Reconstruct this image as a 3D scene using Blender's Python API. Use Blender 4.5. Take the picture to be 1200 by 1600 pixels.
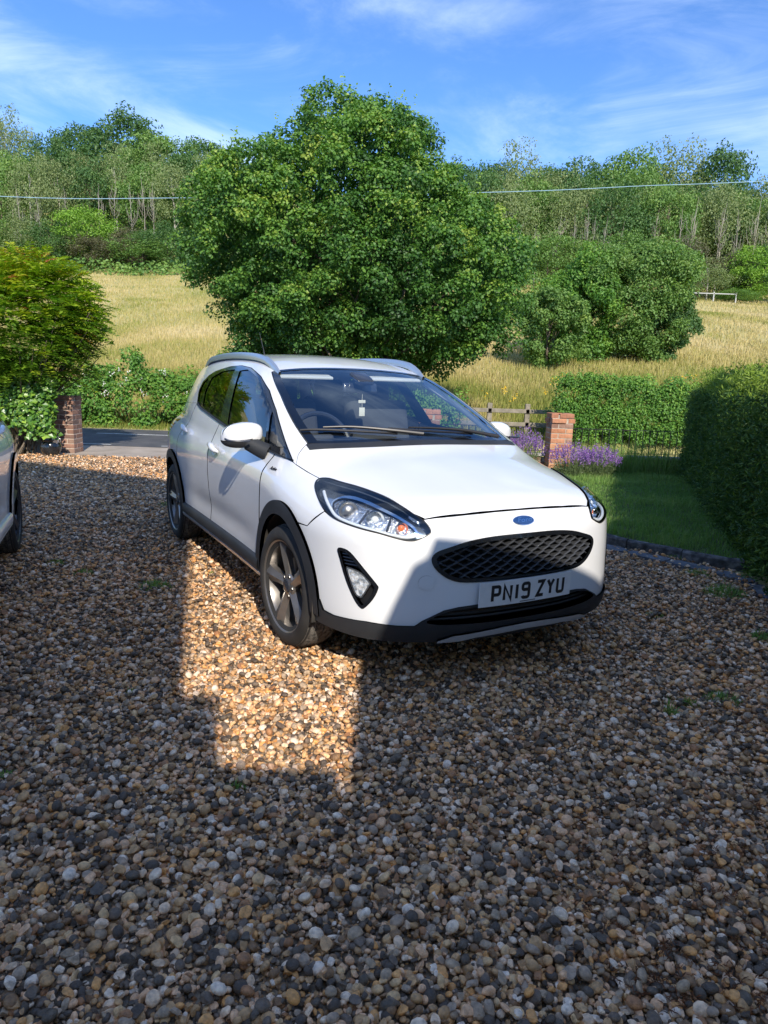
import bpy, math, random
import numpy as np
from mathutils import Vector, Matrix
from mathutils.geometry import delaunay_2d_cdt
random.seed(7); RNG = np.random.default_rng(7)
for o in list(bpy.data.objects): bpy.data.objects.remove(o)
scene = bpy.context.scene
COL = scene.collection
# ------------------------------------------------------------------ camera, sky, sun, exposure
FPX, PITCH, ROLL, CAMH = 1084.98, 0.1935, -0.0333, 1.3636
cam = bpy.data.objects.new('camera', bpy.data.cameras.new('camera')); COL.objects.link(cam)
cp, sp, cr, sr = math.cos(PITCH), math.sin(PITCH), math.cos(ROLL), math.sin(ROLL)
R0 = Vector((1, 0, 0)); U0 = Vector((0, sp, cp)); D0 = Vector((0, cp, -sp))
RR = R0*cr - U0*sr; UU = R0*sr + U0*cr
cam.matrix_world = Matrix(((RR.x, UU.x, -D0.x, 0), (RR.y, UU.y, -D0.y, 0), (RR.z, UU.z, -D0.z, CAMH), (0, 0, 0, 1)))
cam.data.sensor_fit = 'VERTICAL'; cam.data.sensor_height = 36.0; cam.data.lens = 36.0*FPX/1600
cam.data.clip_start = 0.05; cam.data.clip_end = 3000
scene.camera = cam
SUN_AZ, SUN_EL = math.radians(-14.8), math.radians(33.9)
LDIR = Vector((math.sin(SUN_AZ)*math.cos(SUN_EL), math.cos(SUN_AZ)*math.cos(SUN_EL), -math.sin(SUN_EL)))
world = bpy.data.worlds.new('World'); scene.world = world; world.use_nodes = True
nt = world.node_tree; nt.nodes.clear()
def N(nt, t, **k):
    n = nt.nodes.new(t)
    for a, b in k.items(): setattr(n, a, b)
    return n
def build_world():
    out = N(nt, 'ShaderNodeOutputWorld'); bg = N(nt, 'ShaderNodeBackground'); sky = N(nt, 'ShaderNodeTexSky')
    sky.sky_type = 'NISHITA'; sky.sun_disc = False; sky.sun_elevation = SUN_EL
    sky.sun_rotation = math.atan2(-LDIR.x, -LDIR.y); sky.altitude = 300; sky.air_density = 1.0; sky.dust_density = 0.25; sky.ozone_density = 3.2
    bg.inputs['Strength'].default_value = 0.114
    tc = N(nt, 'ShaderNodeTexCoord'); sep = N(nt, 'ShaderNodeSeparateXYZ'); nt.links.new(tc.outputs['Generated'], sep.inputs[0])
    mp = N(nt, 'ShaderNodeMapping'); mp.inputs['Rotation'].default_value = (math.radians(8), math.radians(28), math.radians(-12)); mp.inputs['Scale'].default_value = (1.3, 1.3, 4.2); mp.inputs['Location'].default_value = (5.1, 1.9, 3.3)
    nt.links.new(tc.outputs['Generated'], mp.inputs[0])
    n1 = N(nt, 'ShaderNodeTexNoise'); n1.inputs['Scale'].default_value = 2.3; n1.inputs['Detail'].default_value = 10; n1.inputs['Roughness'].default_value = 0.66; n1.inputs['Distortion'].default_value = 0.7
    nt.links.new(mp.outputs[0], n1.inputs['Vector'])
    n2 = N(nt, 'ShaderNodeTexNoise'); n2.inputs['Scale'].default_value = 1.9; n2.inputs['Detail'].default_value = 4
    nt.links.new(mp.outputs[0], n2.inputs['Vector'])
    mu = N(nt, 'ShaderNodeMath', operation='MULTIPLY'); nt.links.new(n1.outputs[0], mu.inputs[0]); nt.links.new(n2.outputs[0], mu.inputs[1])
    mr = N(nt, 'ShaderNodeMapRange'); mr.interpolation_type = 'SMOOTHSTEP'
    mr.inputs['From Min'].default_value = 0.17; mr.inputs['From Max'].default_value = 0.44; mr.inputs['To Max'].default_value = 0.55
    nt.links.new(mu.outputs[0], mr.inputs['Value'])
    tint = N(nt, 'ShaderNodeMixRGB', blend_type='MULTIPLY'); tint.inputs[0].default_value = 1; tint.inputs[2].default_value = (0.44, 0.64, 0.90, 1)
    nt.links.new(sky.outputs[0], tint.inputs[1])
    mx = N(nt, 'ShaderNodeMixRGB'); mx.inputs[2].default_value = (4.4, 5.2, 6.4, 1)
    nt.links.new(mr.outputs[0], mx.inputs[0]); nt.links.new(tint.outputs[0], mx.inputs[1])
    nt.links.new(mx.outputs[0], bg.inputs[0]); nt.links.new(bg.outputs[0], out.inputs[0])
build_world()
sun = bpy.data.objects.new('sun', bpy.data.lights.new('sun', 'SUN')); COL.objects.link(sun)
sun.data.energy = 2.5; sun.data.angle = math.radians(0.55); sun.data.color = (1.0, 0.915, 0.79)
sun.rotation_euler = LDIR.to_track_quat('-Z', 'Y').to_euler(); sun.location = (6, -10, 12)
scene.view_settings.view_transform = 'Standard'; scene.view_settings.look = 'None'
scene.view_settings.exposure = 1.2; scene.view_settings.gamma = 1.0
try: scene.view_settings.use_curve_mapping = False
except Exception: pass
scene.render.engine = 'CYCLES'; scene.cycles.max_bounces = 8; scene.cycles.transparent_max_bounces = 12
try: scene.cycles.use_denoising = True
except Exception: pass

# ------------------------------------------------------------------ helpers
def tag(o, label=None, cat=None, group=None, kind=None):
    if label: o['label'] = label
    if cat: o['category'] = cat
    if group: o['group'] = group
    if kind: o['kind'] = kind
    return o
def empty(name, loc=(0, 0, 0), rz=0.0, parent=None):
    o = bpy.data.objects.new(name, None); COL.objects.link(o); o.location = loc; o.rotation_euler = (0, 0, rz); o.empty_display_size = 0.1
    if parent: o.parent = parent
    return o
def link(name, me, parent=None, mat=None):
    if mat and not me.materials: me.materials.append(mat)
    o = bpy.data.objects.new(name, me); COL.objects.link(o)
    if parent: o.parent = parent
    return o
def npmesh(name, V, Fs, mat=None, parent=None, smooth=False, attr=None, normals=None, mats=None, midx=None, nolink=False):
    """V (n,3); Fs list of (m,3)/(m,4) int arrays"""
    V = np.asarray(V, np.float32); me = bpy.data.meshes.new(name)
    Fs = [np.asarray(f, np.int32) for f in (Fs if isinstance(Fs, (list, tuple)) else [Fs]) if len(f)]
    me.vertices.add(len(V)); me.vertices.foreach_set('co', V.ravel())
    nl = sum(f.size for f in Fs); npoly = sum(len(f) for f in Fs)
    me.loops.add(nl); me.loops.foreach_set('vertex_index', np.concatenate([f.ravel() for f in Fs]))
    me.polygons.add(npoly)
    tot = np.concatenate([np.full(len(f), f.shape[1], np.int32) for f in Fs]); st = np.concatenate([[0], np.cumsum(tot)[:-1]]).astype(np.int32)
    me.polygons.foreach_set('loop_start', st)
    try: me.polygons.foreach_set('loop_total', tot)
    except Exception: pass
    me.polygons.foreach_set('use_smooth', np.full(npoly, bool(smooth)))
    if mats:
        for m in mats: me.materials.append(m)
        if midx is not None: me.polygons.foreach_set('material_index', np.asarray(midx, np.int32))
    elif mat: me.materials.append(mat)
    if attr is not None:
        a = me.attributes.new('c', 'FLOAT', 'POINT'); a.data.foreach_set('value', np.asarray(attr, np.float32))
    me.update(calc_edges=True)
    if normals is not None: me.normals_split_custom_set_from_vertices(np.asarray(normals, np.float32).tolist())
    if nolink: return me
    return link(name, me, parent)
class MB:
    def __init__(s): s.V = []; s.T = []; s.Q = []; s.n = 0
    def add(s, V, T=(), Q=()):
        V = np.asarray(V, float).reshape(-1, 3); s.V.append(V)
        if len(T): s.T.append(np.asarray(T, int)+s.n)
        if len(Q): s.Q.append(np.asarray(Q, int)+s.n)
        s.n += len(V); return s
    def box(s, c, d, rot=None):
        v = np.array([(x, y, z) for x in (-.5, .5) for y in (-.5, .5) for z in (-.5, .5)])*np.array(d)
        if rot is not None: v = v@np.array(rot).T
        return s.add(v+np.array(c), Q=[(0, 1, 3, 2), (4, 6, 7, 5), (0, 4, 5, 1), (2, 3, 7, 6), (0, 2, 6, 4), (1, 5, 7, 3)])
    def tube(s, pts, rad, n=8, cap=True):
        pts = np.asarray(pts, float); m = len(pts); rad = np.broadcast_to(np.asarray(rad, float), (m,))
        t = np.gradient(pts, axis=0); t /= np.linalg.norm(t, axis=1, keepdims=True)+1e-12
        up = np.array([0, 0, 1.]) if abs(t[0, 2]) < .9 else np.array([1., 0, 0]); u = np.cross(t[0], up); u /= np.linalg.norm(u)
        ang = np.arange(n)/n*2*math.pi; V = []
        for i in range(m):
            u = u-t[i]*(u@t[i]); u /= np.linalg.norm(u)+1e-12; w = np.cross(t[i], u)
            V.append(pts[i]+rad[i]*(np.cos(ang)[:, None]*u+np.sin(ang)[:, None]*w))
        V = np.concatenate(V); Q = []
        for i in range(m-1):
            for k in range(n): Q.append((i*n+k, i*n+(k+1) % n, (i+1)*n+(k+1) % n, (i+1)*n+k))
        T = []
        if cap:
            V = np.concatenate([V, pts[:1], pts[-1:]])
            for k in range(n): T.append((m*n, (k+1) % n, k)); T.append((m*n+1, (m-1)*n+k, (m-1)*n+(k+1) % n))
        return s.add(V, T, Q)
    def lathe(s, prof, n=32, axis='z', c=(0, 0, 0), close=False):
        prof = np.asarray(prof, float); m = len(prof); a = np.arange(n)/n*2*math.pi
        r, h = prof[:, 0][:, None], prof[:, 1][:, None]
        A, B, Hh = r*np.cos(a), r*np.sin(a), np.broadcast_to(h, (m, n))
        V = np.stack({'z': (A, B, Hh), 'y': (A, Hh, B), 'x': (Hh, A, B)}[axis], -1).reshape(-1, 3)+np.array(c)
        Q = [(i*n+k, i*n+(k+1) % n, ((i+1) % m)*n+(k+1) % n, ((i+1) % m)*n+k) for i in range(m if close else m-1) for k in range(n)]
        return s.add(V, Q=Q)
    def build(s, name, mat, parent=None, smooth=False, bevel=0, **k):
        F = []
        if s.T: F.append(np.concatenate(s.T))
        if s.Q: F.append(np.concatenate(s.Q))
        o = npmesh(name, np.concatenate(s.V), F, mat, parent, smooth, **k)
        if bevel:
            md = o.modifiers.new('b', 'BEVEL'); md.width = bevel; md.segments = 2; md.limit_method = 'ANGLE'
        if smooth:
            try: o.data.set_sharp_from_angle(angle=math.radians(40))
            except Exception: pass
        return o
def pxray(px, py): return D0+RR*((px-600)/FPX)-UU*((py-800)/FPX)
def aty(px, py, Y): d = pxray(px, py); return Vector((0, 0, CAMH))+d*(Y/d.y)
def gnd(px, py, z=0.0): d = pxray(px, py); return Vector((0, 0, CAMH))+d*((z-CAMH)/d.z)
def sstep(a, b, x): t = np.clip((np.asarray(x, float)-a)/(b-a), 0, 1); return t*t*(3-2*t)
_NG = np.random.default_rng(3).random((64, 64))
def vnoise(x, y):
    x = np.asarray(x, float); y = np.asarray(y, float); xi = np.floor(x).astype(int); yi = np.floor(y).astype(int); fx = x-xi; fy = y-yi
    fx = fx*fx*(3-2*fx); fy = fy*fy*(3-2*fy); g = lambda i, j: _NG[i % 64, j % 64]
    return (g(xi, yi)*(1-fx)+g(xi+1, yi)*fx)*(1-fy)+(g(xi, yi+1)*(1-fx)+g(xi+1, yi+1)*fx)*fy
def fbm(x, y, o=4): return sum(vnoise(x*2**i+i*7.3, y*2**i+i*3.1)*.5**i for i in range(o))/sum(.5**i for i in range(o))

# ------------------------------------------------------------------ materials
def mat(name, col=(.5, .5, .5), rough=.5, metal=0.0, spec=.5, coat=0.0, noise=None, bump=None, ramp=None, objrand=None, attr=None, transl=0.0, trcol=None, coatr=.03, emit=None):
    """noise=(scale,detail,(c0,c1),lo,hi) colour variation; bump=(scale,strength,dist); ramp/objrand/attr = list of (pos,col)"""
    m = bpy.data.materials.new(name); m.use_nodes = True; t = m.node_tree; b = t.nodes['Principled BSDF']
    b.inputs['Base Color'].default_value = (*col, 1); b.inputs['Roughness'].default_value = rough; b.inputs['Metallic'].default_value = metal
    b.inputs['Specular IOR Level'].default_value = spec; b.inputs['Coat Weight'].default_value = coat; b.inputs['Coat Roughness'].default_value = coatr
    tc = N(t, 'ShaderNodeTexCoord'); src = None
    def rampn(stops, const=False):
        r = N(t, 'ShaderNodeValToRGB'); e = r.color_ramp.elements
        if const: r.color_ramp.interpolation = 'CONSTANT'
        while len(e) < len(stops): e.new(.5)
        for i, (p, c) in enumerate(stops): e[i].position = p; e[i].color = (*c, 1)
        return r
    if objrand:
        oi = N(t, 'ShaderNodeObjectInfo'); r = rampn(objrand, True); t.links.new(oi.outputs['Random'], r.inputs[0]); src = r.outputs[0]
    if attr:
        at = N(t, 'ShaderNodeAttribute', attribute_name='c'); r = rampn(attr); t.links.new(at.outputs['Fac'], r.inputs[0]); src = r.outputs[0]
    if noise:
        sc, det, cols, lo, hi = noise
        nz = N(t, 'ShaderNodeTexNoise'); nz.inputs['Scale'].default_value = sc; nz.inputs['Detail'].default_value = det; t.links.new(tc.outputs['Object'], nz.inputs['Vector'])
        r = rampn([(lo, cols[0]), (hi, cols[1])] if len(cols) == 2 else [(lo+(hi-lo)*i/(len(cols)-1), c) for i, c in enumerate(cols)]); t.links.new(nz.outputs[0], r.inputs[0])
        if src is not None:
            mx = N(t, 'ShaderNodeMixRGB', blend_type='MULTIPLY'); mx.inputs[0].default_value = 1; t.links.new(src, mx.inputs[1]); t.links.new(r.outputs[0], mx.inputs[2]); src = mx.outputs[0]
        else: src = r.outputs[0]
    if src is not None: t.links.new(src, b.inputs['Base Color'])
    if bump:
        sc, st, di = bump; nb = N(t, 'ShaderNodeTexNoise'); nb.inputs['Scale'].default_value = sc; nb.inputs['Detail'].default_value = 6; t.links.new(tc.outputs['Object'], nb.inputs['Vector'])
        bm = N(t, 'ShaderNodeBump'); bm.inputs['Strength'].default_value = st; bm.inputs['Distance'].default_value = di; t.links.new(nb.outputs[0], bm.inputs['Height']); t.links.new(bm.outputs[0], b.inputs['Normal'])
    if transl:
        tr = N(t, 'ShaderNodeBsdfTranslucent'); mx = N(t, 'ShaderNodeMixShader'); mx.inputs[0].default_value = transl
        if src is not None:
            tm = N(t, 'ShaderNodeMixRGB', blend_type='MULTIPLY'); tm.inputs[0].default_value = 1; tm.inputs[2].default_value = (*(trcol or (1.2, 1.3, .6)), 1); t.links.new(src, tm.inputs[1]); t.links.new(tm.outputs[0], tr.inputs[0])
        else: tr.inputs[0].default_value = (*(trcol or col), 1)
        t.links.new(b.outputs[0], mx.inputs[1]); t.links.new(tr.outputs[0], mx.inputs[2]); t.links.new(mx.outputs[0], t.nodes['Material Output'].inputs['Surface'])
    return m
def glassmat(name, tint=(.8, .85, .85), ior=1.5, rough=.0, refl=(1, 1, 1)):
    m = bpy.data.materials.new(name); m.use_nodes = True; t = m.node_tree; t.nodes.clear()
    o = N(t, 'ShaderNodeOutputMaterial'); mx = N(t, 'ShaderNodeMixShader'); tr = N(t, 'ShaderNodeBsdfTransparent'); gl = N(t, 'ShaderNodeBsdfGlossy'); fr = N(t, 'ShaderNodeFresnel')
    tr.inputs[0].default_value = (*tint, 1); gl.inputs['Roughness'].default_value = rough; gl.inputs[0].default_value = (*refl, 1); # a pane is thin: the same reflectance from both faces
    ge = N(t, 'ShaderNodeNewGeometry'); pw = N(t, 'ShaderNodeMath', operation='POWER'); ml = N(t, 'ShaderNodeMath', operation='MULTIPLY_ADD'); ml.inputs[1].default_value = -2; ml.inputs[2].default_value = 1
    t.links.new(ge.outputs['Backfacing'], ml.inputs[0]); pw.inputs[0].default_value = ior; t.links.new(ml.outputs[0], pw.inputs[1]); t.links.new(pw.outputs[0], fr.inputs['IOR'])
    t.links.new(fr.outputs[0], mx.inputs[0]); t.links.new(tr.outputs[0], mx.inputs[1]); t.links.new(gl.outputs[0], mx.inputs[2]); t.links.new(mx.outputs[0], o.inputs[0])
    return m
M = {}
M['paint'] = mat('white_car_paint', (.74, .75, .76), .30, coat=1.0, coatr=.02, spec=.5, noise=(2.2, 4, ((.71, .72, .735), (.77, .78, .79)), .35, .65))
M['plastic'] = mat('black_textured_plastic', (.022, .023, .025), .6, bump=(900, .25, .0006), noise=(6, 5, ((.016, .018, .021), (.027, .029, .033)), .3, .7))
M['gloss'] = mat('gloss_black', (.008, .009, .012), .12, coat=.6)
M['frit'] = mat('black_ceramic_border', (.006, .007, .009), .1, coat=.5)
M['rubber'] = mat('tyre_rubber', (.022, .021, .021), .8, noise=(9, 5, ((.016, .016, .016), (.036, .034, .032)), .3, .7))
M['tread'] = mat('dusty_tyre_tread', (.10, .092, .082), .95, noise=(60, 5, ((.045, .042, .04), (.2, .185, .165)), .35, .65), bump=(120, .6, .004))
M['nut'] = mat('dull_wheel_nut', (.16, .155, .15), .4, metal=.9)
M['alloy'] = mat('grey_alloy', (.30, .28, .265), .33, metal=.75, noise=(14, 4, ((.25, .235, .22), (.33, .31, .295)), .3, .7))
M['alloy_dark'] = mat('dark_alloy', (.09, .085, .085), .4, metal=.6)
M['steel'] = mat('brushed_steel', (.45, .44, .43), .35, metal=1.0, noise=(30, 4, ((.35, .33, .31), (.5, .49, .48)), .3, .7))
M['chrome'] = mat('chrome', (.85, .86, .88), .08, metal=1.0)
M['silver'] = mat('silver_paint', (.50, .53, .57), .35, metal=.35, coat=.4)
M['rail'] = mat('satin_rail', (.42, .48, .55), .28, metal=.6, coat=.3)
M['liner'] = mat('arch_liner', (.03, .028, .026), .95, noise=(12, 5, ((.02, .019, .018), (.075, .066, .055)), .35, .7))
M['glass'] = glassmat('windscreen_glass', (.90, .95, .95), 2.05, refl=(.85, .95, 1.0))
M['sideglass'] = glassmat('side_window_glass', (.85, .89, .88), 1.55)
M['privacy'] = glassmat('privacy_glass', (.25, .27, .27), 1.55)
M['lens'] = glassmat('lamp_lens', (.95, .97, .98), 1.8)
M['lampblack'] = mat('lamp_housing_black', (.03, .034, .045), .22, coat=.5)
M['reflector'] = mat('lamp_reflector', (.80, .82, .85), .14, metal=.9, bump=(70, 1.0, .012))
M['hood'] = mat('lamp_hood_sky_tinted_metal', (.42, .50, .62), .16, metal=.85, coat=.8)  # blue of the reflected sky put into the base colour
M['foglens'] = mat('fog_lamp_lens', (.62, .66, .70), .10, metal=.35, coat=1.0, bump=(60, .7, .012), noise=(45, 3, ((.30, .34, .38), (.85, .87, .88)), .38, .6))
M['grillebar'] = mat('dark_grille_bar', (.045, .048, .054), .45, coat=.15)
M['drl'] = mat('clear_light_guide', (.72, .75, .78), .25, coat=.6)
M['amber'] = mat('amber_bulb', (.75, .18, .05), .3, coat=.5)
M['red'] = mat('red_lamp', (.35, .01, .01), .15, coat=.8)
M['platew'] = mat('plate_white', (.74, .74, .73), .35, noise=(14, 4, ((.68, .68, .67), (.78, .78, .77)), .3, .7))
M['plateb'] = mat('plate_black', (.012, .012, .014), .4)
M['blue'] = mat('badge_blue', (.012, .045, .16), .18, coat=.9)
M['cabin'] = mat('dark_cabin_trim', (.05, .053, .06), .7, bump=(400, .2, .001))
M['headlining'] = mat('pale_headlining', (.62, .63, .62), .9)
M['seat'] = mat('seat_fabric', (.045, .048, .055), .95, bump=(500, .4, .001))
M['mirror'] = mat('mirror_glass', (.8, .82, .85), .03, metal=1.0)
M['tag'] = mat('pale_card', (.7, .68, .6), .7)
# ------------------------------------------------------------------ the parked hatchback: one analytic body surface, cut into panels
def nspline(xs, ys):
    o = np.argsort(xs); xs = np.array(xs, float)[o]; ys = np.array(ys, float)[o]; n = len(xs)
    h = np.diff(xs); A = np.eye(n); b = np.zeros(n)
    for i in range(1, n-1):
        A[i, i-1] = h[i-1]; A[i, i] = 2*(h[i-1]+h[i]); A[i, i+1] = h[i]
        b[i] = 3*((ys[i+1]-ys[i])/h[i]-(ys[i]-ys[i-1])/h[i-1])
    c = np.linalg.solve(A, b); a = ys[:-1]; bb = np.diff(ys)/h-h*(2*c[:-1]+c[1:])/3; d = np.diff(c)/(3*h)
    s0 = bb[0]; s1 = bb[-1]+2*c[-2]*h[-1]+3*d[-1]*h[-1]**2
    def f(x):
        x = np.asarray(x, float); i = np.clip(np.searchsorted(xs, x)-1, 0, n-2); t = x-xs[i]
        r = a[i]+t*(bb[i]+t*(c[i]+t*d[i])); r = np.where(x < xs[0], ys[0]+s0*(x-xs[0]), r)
        return np.where(x > xs[-1], ys[-1]+s1*(x-xs[-1]), r)
    return f
def smax(a, b, k):
    h = np.maximum(k-np.abs(a-b), 0)/k
    return np.maximum(a, b)+h*h*k*.25
def smin(a, b, k): return -smax(-a, -b, k)
wx=nspline([1.0,.7,.45,.2,0,-.3,-.8,-1.3,-1.9,-2.3,-2.6,-2.9,-3.2,-3.5],[.70,.775,.822,.846,.853,.848,.843,.845,.852,.858,.850,.812,.735,.63])
pz=nspline([.1,.2,.3,.4,.5,.65,.78,.86,.94,1.02,1.1,1.2],[-.05,-.03,-.012,-.003,.0,.003,.0,-.010,-.032,-.07,-.13,-.22])
fz=nspline([.1,.2,.28,.36,.45,.55,.65,.72,.78,.84,.90,1.0],[.75,.80,.832,.838,.834,.830,.822,.808,.780,.735,.66,.5])
fdrop=nspline([-.2,0,.25,.47,.6,.7,.78,.85,.95],[.008,0,.012,.062,.12,.20,.30,.43,.72])
hc=nspline([.95,.80,.70,.5,.25,0,-.2,-.5,-3.5],[.72,.79,.825,.878,.935,.985,1.02,1.04,1.04])
hcr=nspline([-.2,0,.25,.45,.6,.7,.8,.9],[.004,0,.006,.022,.048,.08,.13,.2])
xr=nspline([.1,.2,.4,.6,.8,1.0,1.1],[-3.0,-3.08,-3.18,-3.22,-3.23,-3.22,-3.2])
rdrop=nspline([0,.3,.5,.65,.75,.82,.95],[0,.012,.04,.09,.16,.26,.6])
xwc=nspline([.9,1.0,1.1,1.2,1.3,1.363,1.42,1.5],[.21,-.01,-.235,-.475,-.73,-.905,-1.08,-1.36])
wyy=nspline([-.2,0,.3,.56,.65,.75,.85],[.01,0,.022,.085,.125,.19,.28])
wg=nspline([.9,1.0,1.1,1.2,1.3,1.36,1.42,1.5],[.80,.775,.738,.695,.645,.61,.565,.49])
gx=nspline([.2,0,-.3,-.6,-1.2,-2,-2.6,-3.1,-3.4],[-.10,-.06,-.03,-.01,0,-.012,-.06,-.15,-.23])
rc=nspline([-.5,-.7,-.9,-1.1,-1.4,-1.8,-2.3,-2.8,-3.1,-3.4],[1.24,1.325,1.395,1.437,1.472,1.492,1.485,1.445,1.40,1.34])
rcr=nspline([-.2,0,.3,.5,.6,.7],[.004,0,.010,.034,.058,.10])
xrg=nspline([.95,1.0,1.2,1.38,1.5],[-3.27,-3.26,-3.16,-3.03,-2.92])
zcr=nspline([.5,.1,-.6,-1.6,-2.5,-3.3],[.83,.835,.845,.87,.91,.95])
def lower(P):
    x,Y,z=P[...,0],np.abs(P[...,1]),P[...,2]
    W=wx(x)+pz(z)
    d=z-zcr(x)
    fade=1/(1+np.exp((x-.15)/.08))
    W=W+fade*(.010*np.exp(-np.abs(d)/.045)-.004)
    lowc=z-(.40-.03*(x+1)/1.2)
    W=W-.012*np.exp(-((z-.46)/.07)**2)*np.exp(-((x+1.25)/.75)**4)
    s=Y-W
    dr=(fdrop(Y+.01)-fdrop(Y-.01))/.02
    f=(x-(fz(z)-fdrop(Y)))/np.sqrt(1+dr*dr)
    t=z-(hc(x)-hcr(Y))
    dr2=(rdrop(Y+.01)-rdrop(Y-.01))/.02
    r=((xr(z)+rdrop(Y))-x)/np.sqrt(1+dr2*dr2)
    L=smax(smax(s,f,.10),r,.10)
    return smax(L,t*.97,.11)
def green(P):
    x,Y,z=P[...,0],np.abs(P[...,1]),P[...,2]
    w=(x-(xwc(z)-wyy(Y)))*.40
    s=(Y-(wg(z)+gx(x)))*.92
    t=z-(rc(x)-rcr(Y))
    r=((xrg(z)+rdrop(Y)*.9)-x)*.85
    g=smax(smax(s,w,.05),r,.06)
    g=smax(g,t,.05)
    return smax(g,.84-z,.02)
def field(P): return smin(lower(P),green(P),.03)
def grad(P, e=1.5e-3):
    g = np.stack([field(P+np.eye(3)[i]*e)-field(P-np.eye(3)[i]*e) for i in range(3)], -1)
    return g/np.linalg.norm(g, axis=-1, keepdims=True)
def cast(O, D, n=70):
    t = np.zeros(len(O)); act = np.ones(len(O), bool)
    for i in range(n):
        idx = np.nonzero(act)[0]
        if not len(idx): break
        d = field(O[idx]+D[idx]*t[idx][:, None]); t[idx] += np.clip(d*.8, -.05, .5); act[idx] = np.abs(d) > 1.5e-4
    return O+D*t[:, None]
# projectors: parameter plane (metres) <-> body surface
XC = .1
def toS(P): P = np.atleast_2d(P); return P[:, [0, 2]]
def frS(q): n = len(q); return np.stack([q[:, 0], np.full(n, -1.2), q[:, 1]], 1), np.tile([0, 1., 0], (n, 1))
def toT(P): P = np.atleast_2d(P); return P[:, [0, 1]]
def frT(q): n = len(q); return np.stack([q[:, 0], q[:, 1], np.full(n, 1.3)], 1), np.tile([0, 0, -1.], (n, 1))
def toC(P): P = np.atleast_2d(P); return np.stack([np.arctan2(P[:, 1], P[:, 0]-XC)*.75, P[:, 2]], 1)
def frC(q): d = np.stack([np.cos(q[:, 0]/.75), np.sin(q[:, 0]/.75), 0*q[:, 0]], 1); return np.stack([XC+0*q[:, 0], 0*q[:, 0], q[:, 1]], 1)+d*1.5, -d
def mkR(y0, z0, k=.6):
    def to(P): P = np.atleast_2d(P); return np.stack([P[:, 0], np.arctan2(P[:, 2]-z0, -(P[:, 1]-y0))*k], 1)
    def fr(q): a = q[:, 1]/k; d = np.stack([0*a, -np.cos(a), np.sin(a)], 1); return np.stack([q[:, 0], y0+0*a, z0+0*a], 1)+d*1.5, -d
    return to, fr
toG, frG = mkR(0, .75); toW, frW = mkR(-.35, .55)
def toB(P): P = np.atleast_2d(P); return P[:, [1, 2]]
def frB(q): n = len(q); return np.stack([np.full(n, -4.), q[:, 0], q[:, 1]], 1), np.tile([1., 0, 0], (n, 1))
def toD(P): P = np.atleast_2d(P); return np.stack([np.arctan2(P[:, 1], -(P[:, 0]+2.5))*.75, P[:, 2]], 1)
def frD(q): d = np.stack([-np.cos(q[:, 0]/.75), np.sin(q[:, 0]/.75), 0*q[:, 0]], 1); return np.stack([-2.5+0*q[:, 0], 0*q[:, 0], q[:, 1]], 1)+d*1.5, -d
PRJ = dict(S=(toS, frS), T=(toT, frT), C=(toC, frC), G=(toG, frG), W=(toW, frW), B=(toB, frB), D=(toD, frD))
def pip(pts, poly):
    x, y = pts[:, 0], pts[:, 1]; ins = np.zeros(len(pts), bool); n = len(poly)
    for i in range(n):
        x1, y1 = poly[i]; x2, y2 = poly[(i+1) % n]
        c = (y1 > y) != (y2 > y)
        if y1 != y2: ins ^= c & (x < (x2-x1)*(y-y1)/(y2-y1)+x1)
    return ins
def pdist(pts, poly):
    d = np.full(len(pts), 1e9)
    for a, b in zip(poly, np.roll(poly, -1, 0)):
        e = b-a; L = e@e+1e-12; t = np.clip(((pts-a)@e)/L, 0, 1); d = np.minimum(d, np.linalg.norm(pts-a-t[:, None]*e, axis=1))
    return d
def densify(poly, res):
    out = []
    for a, b in zip(poly, np.roll(poly, -1, 0)):
        n = max(1, int(np.ceil(np.linalg.norm(b-a)/res)))
        for k in range(n): out.append(a+(b-a)*k/n)
    return np.array(out)
def crsmooth(pts, n=5, closed=True):
    P = np.asarray(pts, float); m = len(P); out = []
    g = (lambda i: P[i % m]) if closed else (lambda i: P[min(max(i, 0), m-1)])
    for i in range(m if closed else m-1):
        p0, p1, p2, p3 = g(i-1), g(i), g(i+1), g(i+2)
        for k in range(n):
            t = k/n; out.append(.5*((2*p1)+(p2-p0)*t+(2*p0-5*p1+4*p2-p3)*t*t+(3*p1-p0-3*p2+p3)*t**3))
    if not closed: out.append(P[-1])
    return np.array(out)
def inset(poly, d):
    poly = np.asarray(poly, float); n = len(poly); A = .5*np.sum(poly[:, 0]*np.roll(poly[:, 1], -1)-np.roll(poly[:, 0], -1)*poly[:, 1]); sg = 1 if A > 0 else -1
    t = np.roll(poly, -1, 0)-np.roll(poly, 1, 0); t /= np.linalg.norm(t, axis=1, keepdims=True)+1e-9
    return poly+sg*d*np.stack([-t[:, 1], t[:, 0]], 1)
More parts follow.
